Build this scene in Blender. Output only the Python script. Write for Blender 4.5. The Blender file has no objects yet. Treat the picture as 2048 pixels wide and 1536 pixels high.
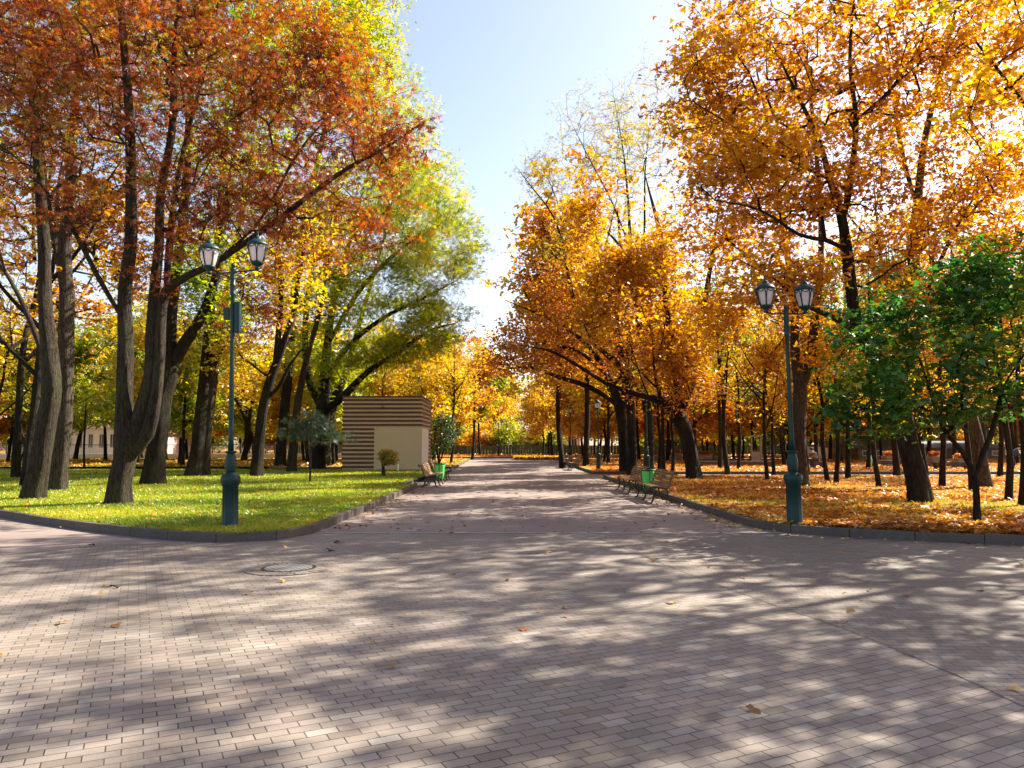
import bpy, bmesh, math, random
import numpy as np
from mathutils import Vector, Matrix, Euler
random.seed(7)
RNG = np.random.default_rng(11)
R = math.radians
S = bpy.context.scene
COL = S.collection
PI = math.pi

# ------------------------------------------------------------------ camera maths (pixels of the 2048 x 1536 photograph)
F_PX, CX, CY, HZ, EYE = 1479.0, 1024.0, 768.0, 889.0, 1.6
PITCH = math.atan((HZ - CY) / F_PX)
def ray(u, v):
    z = CY - v
    return Vector((u - CX, F_PX * math.cos(PITCH) - z * math.sin(PITCH), F_PX * math.sin(PITCH) + z * math.cos(PITCH)))
def G(u, v, z=0.0):                       # a pixel on the level z
    d = ray(u, v); t = (z - EYE) / d.z
    return Vector((d.x * t, d.y * t, z))
def P(u, v, D):                           # a pixel at the distance y = D
    d = ray(u, v); t = D / d.y
    return Vector((d.x * t, D, EYE + d.z * t))
LAWN = 0.14
SUN_AZ, SUN_EL = 60.0, 41.0

# ------------------------------------------------------------------ objects
def tag(o, label=None, cat=None, group=None, kind=None):
    if label: o['label'] = label
    if cat: o['category'] = cat
    if group: o['group'] = group
    if kind: o['kind'] = kind
    return o
def empty(name, loc, rz=0.0, label=None, cat=None, group=None, s=1.0):
    o = bpy.data.objects.new(name, None); COL.objects.link(o)
    o.location = loc; o.rotation_euler = (0, 0, rz); o.scale = (s, s, s)
    return tag(o, label, cat, group)
def link(name, me, mat=None, parent=None):
    if mat is not None: me.materials.append(mat)
    o = bpy.data.objects.new(name, me); COL.objects.link(o)
    if parent is not None: o.parent = parent
    return o
def kids(o):
    return [c for c in bpy.data.objects if c.parent == o]
KCACHE = {}
def copy_tree(src, loc, rz=0.0, s=None, parent=None):
    c = src.copy(); COL.objects.link(c); c.parent = parent
    if parent is None:
        c.location = loc; c.rotation_euler = (0, 0, rz)
        if s: c.scale = (s, s, s)
    if src.name not in KCACHE: KCACHE[src.name] = kids(src)
    for ch in KCACHE[src.name]: copy_tree(ch, None, 0, None, c)
    return c

class MB:
    def __init__(self): self.v = []; self.f = []; self.smooth = False
    def quadbox(self, p):                # eight corners: bottom four, top four
        b = len(self.v); self.v += [tuple(q) for q in p]
        self.f += [(b+3,b+2,b+1,b),(b+4,b+5,b+6,b+7),(b,b+1,b+5,b+4),(b+1,b+2,b+6,b+5),(b+2,b+3,b+7,b+6),(b+3,b,b+4,b+7)]
    def box(self, x0, y0, z0, x1, y1, z1):
        self.quadbox([(x0,y0,z0),(x1,y0,z0),(x1,y1,z0),(x0,y1,z0),(x0,y0,z1),(x1,y0,z1),(x1,y1,z1),(x0,y1,z1)])
    def obox(self, c, half, rot):        # oriented box
        pts = []
        for z in (-1, 1):
            for x, y in ((-1,-1),(1,-1),(1,1),(-1,1)):
                pts.append(Vector(c) + rot @ Vector((x*half[0], y*half[1], z*half[2])))
        self.quadbox(pts)
    def tube(self, pts, rad, n=8, cap=True, sx=1.0):
        pts = [Vector(p) for p in pts]
        if not hasattr(rad, '__len__'): rad = [rad] * len(pts)
        rings = []; ref = None
        for i, p in enumerate(pts):
            t = (pts[min(i+1, len(pts)-1)] - pts[max(i-1, 0)]).normalized()
            if ref is None: ref = t.orthogonal().normalized()
            a = (ref - t * ref.dot(t))
            a = a.normalized() if a.length > 1e-6 else t.orthogonal().normalized()
            ref = a; b = t.cross(a)
            s = len(self.v)
            for k in range(n):
                w = 2 * PI * k / n
                self.v.append(tuple(p + (a * math.cos(w) + b * math.sin(w)) * rad[i]))
            rings.append(s)
        for i in range(len(rings) - 1):
            for k in range(n):
                k2 = (k + 1) % n
                self.f.append((rings[i]+k, rings[i]+k2, rings[i+1]+k2, rings[i+1]+k))
        if cap:
            self.f.append(tuple(rings[0]+k for k in range(n))[::-1]); self.f.append(tuple(rings[-1]+k for k in range(n)))
    def lathe(self, prof, n=24, c=(0,0,0), flute=0.0, fl_n=12, zr=None, cap=True):
        rings = []
        for r, z in prof:
            s = len(self.v)
            for k in range(n):
                w = 2 * PI * k / n
                rr = r
                if flute and zr and zr[0] <= z <= zr[1]: rr = r * (1 - flute * (0.5 + 0.5 * math.cos(w * fl_n)))
                self.v.append((c[0] + rr * math.cos(w), c[1] + rr * math.sin(w), c[2] + z))
            rings.append(s)
        for i in range(len(rings) - 1):
            for k in range(n):
                k2 = (k + 1) % n
                self.f.append((rings[i]+k, rings[i]+k2, rings[i+1]+k2, rings[i+1]+k))
        if cap:
            self.f.append(tuple(rings[0]+k for k in range(n))[::-1]); self.f.append(tuple(rings[-1]+k for k in range(n)))
    def build(self, name, mat=None, parent=None, smooth=False, bevel=0):
        me = bpy.data.meshes.new(name); me.from_pydata(self.v, [], self.f); me.update()
        if smooth: me.polygons.foreach_set('use_smooth', [True] * len(me.polygons))
        o = link(name, me, mat, parent)
        if bevel:
            m = o.modifiers.new('b', 'BEVEL'); m.width = bevel; m.segments = 2; m.limit_method = 'ANGLE'
        return o

# ------------------------------------------------------------------ materials
class NT:
    def __init__(self, name):
        self.m = bpy.data.materials.new(name); self.m.use_nodes = True
        self.t = self.m.node_tree; self.t.nodes.clear()
        self.out = self.n('ShaderNodeOutputMaterial')
    def n(self, typ, **kw):
        nd = self.t.nodes.new(typ)
        for k, v in kw.items():
            if isinstance(k, str) and k.startswith('i_'):
                nd.inputs[k[2:].replace('_', ' ')].default_value = v
            else: setattr(nd, k, v)
        return nd
    def l(self, a, b): self.t.links.new(a, b)
    def coords(self, kind='Object', scale=(1,1,1), rot=(0,0,0), loc=(0,0,0)):
        tc = self.n('ShaderNodeTexCoord'); mp = self.n('ShaderNodeMapping')
        mp.inputs['Scale'].default_value = scale; mp.inputs['Rotation'].default_value = rot; mp.inputs['Location'].default_value = loc
        self.l(tc.outputs[kind], mp.inputs['Vector']); return mp.outputs['Vector']
    def noise(self, vec, scale=5, detail=4, rough=0.6, dist=0.0):
        n = self.n('ShaderNodeTexNoise'); n.inputs['Scale'].default_value = scale; n.inputs['Detail'].default_value = detail
        n.inputs['Roughness'].default_value = rough; n.inputs['Distortion'].default_value = dist
        if vec is not None: self.l(vec, n.inputs['Vector'])
        return n.outputs['Fac']
    def ramp(self, fac, stops, interp='LINEAR'):
        r = self.n('ShaderNodeValToRGB'); cr = r.color_ramp; cr.interpolation = interp
        while len(cr.elements) > 1: cr.elements.remove(cr.elements[-1])
        cr.elements[0].position = stops[0][0]; cr.elements[0].color = (*stops[0][1], 1)
        for p, c in stops[1:]:
            e = cr.elements.new(p); e.color = (*c, 1)
        self.l(fac, r.inputs[0]); return r.outputs[0]
    def mix(self, fac, a, b, mode='MIX'):
        m = self.n('ShaderNodeMix'); m.data_type = 'RGBA'; m.blend_type = mode
        for s, x in ((m.inputs[0], fac), (m.inputs[6], a), (m.inputs[7], b)):
            if isinstance(x, (int, float)): s.default_value = x
            elif isinstance(x, tuple): s.default_value = (*x, 1)
            else: self.l(x, s)
        return m.outputs[2]
    def math(self, op, a, b=0.5, clamp=False):
        m = self.n('ShaderNodeMath'); m.operation = op; m.use_clamp = clamp
        for s, x in ((m.inputs[0], a), (m.inputs[1], b)):
            if isinstance(x, (int, float)): s.default_value = x
            else: self.l(x, s)
        return m.outputs[0]
    def bump(self, h, strength=0.5, dist=0.02):
        b = self.n('ShaderNodeBump'); b.inputs['Strength'].default_value = strength; b.inputs['Distance'].default_value = dist
        self.l(h, b.inputs['Height']); return b.outputs[0]
    def pbr(self, col, rough=0.7, normal=None, metal=0.0, spec=0.4):
        p = self.n('ShaderNodeBsdfPrincipled')
        if isinstance(col, tuple): p.inputs['Base Color'].default_value = (*col, 1)
        else: self.l(col, p.inputs['Base Color'])
        if isinstance(rough, (int, float)): p.inputs['Roughness'].default_value = rough
        else: self.l(rough, p.inputs['Roughness'])
        p.inputs['Metallic'].default_value = metal; p.inputs['Specular IOR Level'].default_value = spec
        if normal is not None: self.l(normal, p.inputs['Normal'])
        self.l(p.outputs[0], self.out.inputs[0]); return p

def sc(c, k): return tuple(min(1.0, x * k) for x in c)
LEAFM = {}
def leaf_mat(name, stops, trans=0.5, vary=0.0, tv=1.3, dk=.76):
    t = NT(name)
    at = t.n('ShaderNodeAttribute'); at.attribute_name = 'tone'
    fac = at.outputs['Fac']
    if vary:
        oi = t.n('ShaderNodeObjectInfo')
        fac = t.math('ADD', fac, t.math('MULTIPLY', t.math('SUBTRACT', oi.outputs['Random'], 0.5), vary), clamp=True)
    c = t.ramp(fac, [(p_, sc(q_, dk)) for p_, q_ in stops])
    hs = t.n('ShaderNodeHueSaturation'); hs.inputs['Saturation'].default_value = 1.12; hs.inputs['Value'].default_value = tv
    t.l(c, hs.inputs['Color'])
    d = t.n('ShaderNodeBsdfDiffuse'); t.l(c, d.inputs['Color'])
    tr = t.n('ShaderNodeBsdfTranslucent'); t.l(hs.outputs[0], tr.inputs['Color'])
    m = t.n('ShaderNodeMixShader'); m.inputs[0].default_value = trans
    t.l(d.outputs[0], m.inputs[1]); t.l(tr.outputs[0], m.inputs[2])
    g = t.n('ShaderNodeBsdfGlossy'); g.inputs['Roughness'].default_value = 0.42; g.inputs['Color'].default_value = (1,1,1,1)
    m2 = t.n('ShaderNodeMixShader'); m2.inputs[0].default_value = 0.045
    t.l(m.outputs[0], m2.inputs[1]); t.l(g.outputs[0], m2.inputs[2])
    t.l(m2.outputs[0], t.out.inputs[0])
    LEAFM[name] = t.m; return t.m
leaf_mat('leaf_chestnut', [(0,(.10,.020,.010)),(.24,(.27,.045,.014)),(.5,(.46,.105,.016)),(.72,(.54,.23,.02)),(.82,(.40,.34,.03)),(1,(.15,.20,.025))], .5, 0, 1.15)
leaf_mat('leaf_orange', [(0,(.26,.085,.025)),(.3,(.48,.19,.025)),(.55,(.62,.30,.022)),(.8,(.74,.44,.028)),(1,(.42,.38,.03))], .55, .25, dk=.92)
leaf_mat('leaf_gold', [(0,(.56,.23,.015)),(.3,(.72,.38,.018)),(.6,(.82,.56,.03)),(1,(.52,.52,.035))], .55, .35)
leaf_mat('leaf_lime', [(0,(.09,.16,.015)),(.35,(.24,.32,.018)),(.6,(.46,.48,.02)),(.85,(.62,.52,.03)),(1,(.6,.33,.03))], .55, .2)
leaf_mat('leaf_olive', [(0,(.07,.11,.02)),(.4,(.15,.20,.03)),(.7,(.3,.32,.05)),(1,(.5,.42,.06))], .5, .3)
leaf_mat('leaf_green', [(0,(.022,.08,.022)),(.5,(.055,.16,.028)),(.85,(.13,.25,.03)),(1,(.45,.4,.03))], .5, 0, 1.4, 1.0)
leaf_mat('leaf_rust', [(0,(.36,.09,.04)),(.4,(.58,.19,.05)),(.75,(.7,.33,.05)),(1,(.7,.48,.06))], .55, .2)
leaf_mat('leaf_pale', [(0,(.28,.27,.06)),(.5,(.5,.42,.08)),(1,(.62,.42,.08))], .5)
leaf_mat('leaf_shrub', [(0,(.03,.07,.02)),(.6,(.07,.13,.035)),(1,(.16,.2,.05))], .3)
leaf_mat('leaf_needle', [(0,(.05,.09,.06)),(.6,(.10,.15,.08)),(1,(.26,.24,.1))], .35)
leaf_mat('leaf_litter', [(0,(.22,.06,.02)),(.3,(.42,.13,.025)),(.55,(.62,.25,.04)),(.8,(.75,.42,.07)),(1,(.66,.5,.2))], .3, dk=.95)
leaf_mat('leaf_dry', [(0,(.2,.08,.03)),(.5,(.45,.2,.05)),(1,(.66,.42,.1))], .2)
leaf_mat('grass_blade', [(0,(.09,.15,.010)),(.45,(.22,.28,.012)),(.8,(.40,.42,.018)),(1,(.5,.44,.05))], .5, dk=1.0)

def bark_mat(name, dark, light, moss=0.0):
    t = NT(name)
    v = t.coords('Object', (9, 9, 1.6)); n1 = t.noise(v, 2.2, 6, .65, .6)
    v2 = t.coords('Object', (1, 1, .5)); n2 = t.noise(v2, 1.6, 3)
    vo = t.n('ShaderNodeTexVoronoi'); vo.feature = 'DISTANCE_TO_EDGE'; vo.inputs['Scale'].default_value = 2.2
    wn = t.n('ShaderNodeTexNoise'); wn.inputs['Scale'].default_value = 1.1; wn.inputs['Detail'].default_value = 5; t.l(v, wn.inputs['Vector'])
    wm = t.mix(.55, v, wn.outputs['Color'], 'LINEAR_LIGHT'); t.l(wm, vo.inputs['Vector'])
    crack = t.math('MULTIPLY', t.math('MINIMUM', vo.outputs['Distance'], .12), 8.0)
    h = t.math('ADD', t.math('MULTIPLY', n1, 1.0), t.math('MULTIPLY', crack, .22))
    c = t.ramp(h, [(0.42, dark), (.66, tuple((a+b)/2 for a, b in zip(dark, light))), (.86, light)])
    mo = t.ramp(n2, [(.45, (0,0,0)), (.7, (1,1,1))])
    c = t.mix(t.math('MULTIPLY', mo, moss), c, (.07,.085,.03))
    t.pbr(c, .9, t.bump(h, 1.0, .06), spec=.2); return t.m
BARK = bark_mat('bark_brown', (.004,.003,.002), (.06,.041,.028), .4)
BARK2 = bark_mat('bark_dark', (.003,.0022,.0016), (.03,.02,.0145), .3)
BARK3 = bark_mat('bark_grey', (.008,.006,.0045), (.09,.068,.05), .25)

def simple(name, col, rough=.6, metal=0, spec=.4, var=.15, scale=8, bump=0):
    t = NT(name); n = t.noise(t.coords('Object'), scale, 4)
    c = t.mix(n, sc(col, 1 - var), sc(col, 1 + var))
    t.pbr(c, rough, t.bump(n, bump, .01) if bump else None, metal, spec); return t.m
M = {}
M['green_iron'] = simple('green_painted_iron', (.003,.030,.027), .5, 0, .35, .3, 14, .15)
M['black_iron'] = simple('black_cast_iron', (.012,.014,.015), .45, 0, .5, .3, 20, .2)
M['bin_green'] = simple('green_bin_bag', (.10,.56,.09), .45, 0, .4, .12, 6, .3)
M['cream'] = simple('cream_render', (.56,.45,.28), .85, 0, .2, .06, 3, .1)
M['white_wall'] = simple('white_wall', (.66,.62,.56), .85, 0, .2, .1, 2)
M['pink_wall'] = simple('pink_wall', (.5,.38,.34), .85, 0, .2, .1, 2)
M['roof_grey'] = simple('roof_grey', (.12,.11,.11), .8, 0, .2, .2, 3)
M['roof_brown'] = simple('roof_brown', (.16,.09,.07), .8, 0, .2, .2, 3)
M['glass_dark'] = simple('window_glass', (.03,.035,.04), .12, 0, .6, .1, 2)
M['fence_green'] = simple('green_sheet_fence', (.035,.085,.075), .6, 0, .4, .2, 1.5)
M['tent'] = simple('white_tent', (.8,.8,.78), .6, 0, .3, .04, 2)
M['dark_wood'] = simple('dark_stained_wood', (.045,.025,.02), .6, 0, .4, .3, 5, .2)
M['mid_wood'] = simple('weathered_wood', (.2,.15,.11), .75, 0, .3, .25, 6, .3)
M['skin'] = simple('skin', (.5,.3,.22), .6)
M['hair'] = simple('dark_hair', (.02,.014,.01), .7)
M['coat_grey'] = simple('taupe_coat', (.16,.12,.105), .85)
M['coat_blue'] = simple('navy_jacket', (.03,.05,.09), .8)
M['mint'] = simple('mint_top', (.35,.7,.42), .8)
M['trousers'] = simple('dark_trousers', (.03,.03,.04), .85)
def globe_mat():
    t = NT('frosted_globe')
    p = t.pbr((.78,.72,.72), .35, None, 0, .5)
    tr = t.n('ShaderNodeBsdfTranslucent'); tr.inputs[0].default_value = (.95,.88,.88,1)
    m = t.n('ShaderNodeMixShader'); m.inputs[0].default_value = .45
    t.l(p.outputs[0], m.inputs[1]); t.l(tr.outputs[0], m.inputs[2]); t.l(m.outputs[0], t.out.inputs[0]); return t.m
M['globe'] = globe_mat()
def slat_mat(name, a, b, scale=(1.2, 14, 14)):
    t = NT(name); n = t.noise(t.coords('Object', scale), 2.5, 5, .7, .4)
    c = t.ramp(n, [(.3, a), (.7, b)]); t.pbr(c, .55, t.bump(n, .25, .01), spec=.4); return t.m
M['bench_slat'] = slat_mat('bench_slats', (.10,.045,.022), (.26,.14,.075))
M['shed_slat'] = slat_mat('shed_slats', (.055,.02,.011), (.16,.055,.026))

# pavers
def paver_mat(name, ang, dark=1.0, seed=0.0):
    t = NT(name)
    vec0 = t.coords('Object', (1,1,1), (0,0,R(ang)), (seed, seed*.7, 0))
    wob = t.n('ShaderNodeTexNoise'); wob.inputs['Scale'].default_value = .55; wob.inputs['Detail'].default_value = 2; t.l(vec0, wob.inputs['Vector'])
    sb = t.n('ShaderNodeVectorMath'); sb.operation = 'SUBTRACT'; sb.inputs[1].default_value = (.5,.5,.5); t.l(wob.outputs['Color'], sb.inputs[0])
    sm = t.n('ShaderNodeVectorMath'); sm.operation = 'SCALE'; sm.inputs['Scale'].default_value = .05; t.l(sb.outputs[0], sm.inputs[0])
    ad = t.n('ShaderNodeVectorMath'); ad.operation = 'ADD'; t.l(vec0, ad.inputs[0]); t.l(sm.outputs[0], ad.inputs[1])
    vec = ad.outputs[0]
    def brick(c1, c2, mortar, ms, bias=0.0):
        b = t.n('ShaderNodeTexBrick'); b.offset = .42; b.offset_frequency = 2; b.squash = 1; b.squash_frequency = 2
        b.inputs['Scale'].default_value = 1.0; b.inputs['Brick Width'].default_value = .18; b.inputs['Row Height'].default_value = .0905
        b.inputs['Mortar Size'].default_value = ms; b.inputs['Mortar Smooth'].default_value = .25; b.inputs['Bias'].default_value = bias
        b.inputs['Color1'].default_value = (*c1, 1); b.inputs['Color2'].default_value = (*c2, 1); b.inputs['Mortar'].default_value = (*mortar, 1)
        t.l(vec, b.inputs['Vector']); return b
    b = brick((.0,.0,.0), (1,1,1), (.5,.5,.5), .0042)
    base = t.ramp(b.outputs['Color'], [(0,(.182,.146,.114)),(.15,(.232,.189,.154)),(.5,(.248,.203,.167)),(.82,(.262,.216,.178)),(.95,(.276,.24,.204)),(1,(.31,.275,.232))])
    big = t.noise(t.coords('Object'), .35, 5, .6)
    base = t.mix(t.math('MULTIPLY', t.ramp(big, [(.42,(0,0,0)),(.62,(1,1,1))]), .62), base, t.mix(1.0, base, (.66,.66,.62), 'MULTIPLY'))
    st = t.noise(t.coords('Object', (1,1,1), (0,0,0), (3,7,0)), 1.9, 7, .72, .8)
    base = t.mix(t.math('MULTIPLY', t.ramp(st, [(.56,(0,0,0)),(.66,(1,1,1))]), .5), base, t.mix(1.0, base, (.6,.58,.55), 'MULTIPLY'))
    warm = t.noise(t.coords('Object', (1,1,1), (0,0,0), (9,4,0)), .8, 4, .6)
    base = t.mix(t.math('MULTIPLY', t.ramp(warm, [(.5,(0,0,0)),(.7,(1,1,1))]), .3), base, t.mix(1.0, base, (.97,.84,.7), 'MULTIPLY'))
    grit = t.noise(t.coords('Object'), 150, 3, .85)
    base = t.mix(.55, base, t.mix(1.0, base, t.ramp(grit, [(.3,(.4,.4,.4)),(.5,(1,1,1)),(.72,(1.25,1.22,1.2))]), 'MULTIPLY'))
    dirt = t.noise(t.coords('Object'), 2.2, 6, .7)
    joint = t.mix(t.ramp(dirt, [(.4,(0,0,0)),(.6,(1,1,1))]), (.022,.018,.015), (.10,.08,.066))
    col = t.mix(b.outputs['Fac'], base, joint)
    if dark != 1.0: col = t.mix(1.0, col, (dark, dark, dark), 'MULTIPLY')
    h = t.math('ADD', t.math('MULTIPLY', b.outputs['Fac'], -1.0), t.math('MULTIPLY', grit, .25))
    h = t.math('ADD', h, t.math('MULTIPLY', b.outputs['Color'], .2))
    t.pbr(col, t.ramp(big, [(.3,(.62,)*3),(.7,(.85,)*3)]), t.bump(h, .5, .006), spec=.35); return t.m
M['paver'] = paver_mat('block_paving', -27)
M['paver2'] = paver_mat('block_paving_turned', 3, .9, 3.3)
M['paver_band'] = simple('block_paving_band', (.21,.176,.153), .85, 0, .3, .25, 30, .1)
def asphalt():
    t = NT('fine_asphalt')
    g = t.noise(t.coords('Object'), 120, 3, .7); b = t.noise(t.coords('Object'), .5, 5, .65)
    sp = t.noise(t.coords('Object'), 22, 2, .7)
    c = t.ramp(g, [(.3,(.17,.128,.108)),(.5,(.235,.182,.158)),(.7,(.31,.25,.215))])
    c = t.mix(t.ramp(b, [(.4,(0,0,0)),(.65,(.45,.45,.45))]), c, (.15,.12,.11))
    c = t.mix(t.ramp(sp, [(.66,(0,0,0)),(.74,(.6,.6,.6))]), c, (.34,.27,.2))
    t.pbr(c, .8, t.bump(g, .35, .006), spec=.3); return t.m
M['asphalt'] = asphalt()
def granite():
    t = NT('granite_kerb')
    g = t.noise(t.coords('Object'), 90, 3, .8); b = t.noise(t.coords('Object'), 1.3, 5, .7)
    c = t.ramp(g, [(.3,(.045,.036,.03)),(.5,(.10,.08,.066)),(.7,(.2,.165,.138))])
    c = t.mix(t.ramp(b, [(.4,(0,0,0)),(.65,(.6,.6,.6))]), c, (.07,.06,.05))
    t.pbr(c, .75, t.bump(g, .3, .005), spec=.2); return t.m
M['granite'] = granite()
M['concrete'] = simple('concrete_strip', (.32,.30,.28), .85, 0, .3, .15, 12, .2)
def lawn_mat(name, orange):
    t = NT(name)
    v = t.coords('Object')
    f = t.noise(v, 60, 4, .8); m = t.noise(v, .45, 5, .62); m2 = t.noise(v, 3.5, 4, .7)
    grass = t.ramp(f, [(.3,(.045,.08,.008)),(.5,(.16,.19,.010)),(.7,(.3,.3,.018))])
    vo = t.n('ShaderNodeTexVoronoi'); vo.inputs['Scale'].default_value = 9; t.l(v, vo.inputs['Vector'])
    sep = t.n('ShaderNodeSeparateColor'); t.l(vo.outputs['Color'], sep.inputs[0])
    lv = t.ramp(sep.outputs[0], [(0,(.16,.05,.02)),(.35,(.38,.13,.025)),(.7,(.58,.24,.04)),(1,(.62,.38,.08))])
    gy = t.n('ShaderNodeSeparateXYZ'); t.l(v, gy.inputs[0])
    far = t.math('MULTIPLY', t.math('SUBTRACT', gy.outputs[1], 30.0), .02, True)
    amt = t.math('ADD', t.math('MULTIPLY', m, 1.0), t.math('MULTIPLY', m2, .5))
    if orange: amt = t.math('ADD', amt, .05)
    else: amt = t.math('ADD', t.math('SUBTRACT', amt, .36), t.math('MULTIPLY', far, .22))
    k = t.ramp(amt, [(.55,(0,0,0)),(.75,(1,1,1))])
    c = t.mix(k, grass, lv)
    t.pbr(c, .95, t.bump(f, .8, .04), spec=.1); return t.m
M['lawn'] = lawn_mat('mown_lawn', False)
M['leafy'] = lawn_mat('leaf_strewn_lawn', True)
M['soil'] = simple('forest_floor', (.16,.10,.04), .95, 0, .1, .4, .4, .3)
def manhole_mat():
    t = NT('cast_manhole'); v = t.coords('Object', (1,1,1), (0,0,R(20)))
    ch = t.n('ShaderNodeTexChecker'); ch.inputs['Scale'].default_value = 22; t.l(v, ch.inputs[0])
    n = t.noise(v, 9, 4)
    c = t.mix(n, (.2,.2,.195), (.36,.35,.34)); c = t.mix(t.math('MULTIPLY', ch.outputs['Fac'], .75), c, (.05,.05,.05))
    t.pbr(c, .5, t.bump(ch.outputs['Fac'], .8, .006), .3, .5); return t.m
M['manhole'] = manhole_mat()

# ------------------------------------------------------------------ numpy mesh from quads
def np_mesh(name, V, Q, tone=None, smooth=False):
    me = bpy.data.meshes.new(name); V = np.asarray(V, np.float32); Q = np.asarray(Q, np.int32); k = Q.shape[1]
    me.vertices.add(len(V)); me.vertices.foreach_set('co', V.ravel())
    me.loops.add(Q.size); me.loops.foreach_set('vertex_index', Q.ravel())
    me.polygons.add(len(Q)); me.polygons.foreach_set('loop_start', np.arange(0, Q.size, k, dtype=np.int32))
    me.polygons.foreach_set('loop_total', np.full(len(Q), k, np.int32))
    if smooth: me.polygons.foreach_set('use_smooth', np.ones(len(Q), bool))
    me.update(calc_edges=True)
    if tone is not None:
        a = me.attributes.new('tone', 'FLOAT', 'POINT'); a.data.foreach_set('value', np.asarray(tone, np.float32))
    return me
def rz2(pts, a):
    c, s = math.cos(a), math.sin(a); return [(x*c - y*s, x*s + y*c, z) for x, y, z in pts]
def leaf_templates():
    T = {}
    kite = lambda w, L, f, d: [(0,0,0), (w,L*.45,f), (0,L,-d), (-w,L*.45,f)]
    def fan(angs, w, Ls, f, d):
        V = []; Q = []
        for a, L in zip(angs, Ls):
            b = len(V); V += rz2(kite(w*L, L, f, d*L), R(a)); Q.append((b, b+1, b+2, b+3))
        return np.array(V), np.array(Q)
    T['maple'] = fan((-68, 0, 68), .30, (.66, 1, .66), .07, .12)
    T['chestnut'] = fan((-86, -43, 0, 43, 86), .125, (.7, .95, 1.1, .95, .7), .05, .35)
    T['simple'] = fan((0,), .34, (1,), .1, .15)
    T['duo'] = fan((-38, 42), .33, (.9, 1), .09, .18)
    V = []; Q = []
    for i in range(4):
        y = .1 + .25 * i
        for s in (-1, 1):
            b = len(V); V += [(x + 0, yy + y, z) for x, yy, z in rz2(kite(.085, .42, .02, .08), -s * R(58))]; Q.append((b, b+1, b+2, b+3))
    T['ash'] = (np.array(V), np.array(Q))
    T['needle'] = fan((-50, -25, 0, 25, 50), .05, (.8, 1, 1.1, 1, .8), .0, .1)
    return T
TPL = leaf_templates()
def snoise(p, scale, seed, n=7):
    r = np.random.default_rng(seed); o = np.zeros(len(p))
    for i in range(n):
        k = r.normal(size=3); k /= np.linalg.norm(k); f = (0.6 + 0.9 * r.random()) * 2 * PI / scale
        o += np.sin(p @ k * f + r.random() * 6.28)
    return o / math.sqrt(n) * .9
def leaf_mesh(name, C, size, kind, tone, rng, tilt=.6, up=1.0):
    V0, Q0 = TPL[kind]; N = len(C)
    nrm = rng.normal(size=(N, 3)) * tilt; nrm[:, 2] += up
    nrm /= np.linalg.norm(nrm, axis=1)[:, None]
    a = rng.normal(size=(N, 3)); a -= nrm * (a * nrm).sum(1)[:, None]; a /= np.linalg.norm(a, axis=1)[:, None]
    b = np.cross(nrm, a)
    s = size * (0.5 + .9 * rng.random(N))
    W = (V0[None, :, 0, None] * a[:, None, :] + V0[None, :, 1, None] * b[:, None, :] + V0[None, :, 2, None] * nrm[:, None, :]) * s[:, None, None]
    W += C[:, None, :]
    nv = len(V0); Q = (Q0[None] + (np.arange(N) * nv)[:, None, None]).reshape(-1, 4)
    return np_mesh(name, W.reshape(-1, 3), Q, np.repeat(tone, nv))

# ------------------------------------------------------------------ trees
def bez(p0, p1, p2, t): return (1-t)**2 * p0 + 2*t*(1-t) * p1 + t*t * p2
def crom(pts, step):
    """resample a polyline of (x,y,z,r) rows smoothly"""
    pts = np.asarray(pts, float)
    if len(pts) == 2: pts = np.array([pts[0], (pts[0] + pts[1]) / 2, pts[1]])
    e = np.vstack([2*pts[0]-pts[1], pts, 2*pts[-1]-pts[-2]]); out = []
    for i in range(1, len(e) - 2):
        n = max(1, int(np.linalg.norm(e[i+1][:3] - e[i][:3]) / step))
        for k in range(n):
            t = k / n; a, b, c, d = e[i-1], e[i], e[i+1], e[i+2]
            out.append(.5 * ((2*b) + (-a+c)*t + (2*a-5*b+4*c-d)*t*t + (-a+3*b-3*c+d)*t**3))
    out.append(pts[-1]); out = np.array(out); out[:, 3] = np.maximum(out[:, 3], .004); return out
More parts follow.
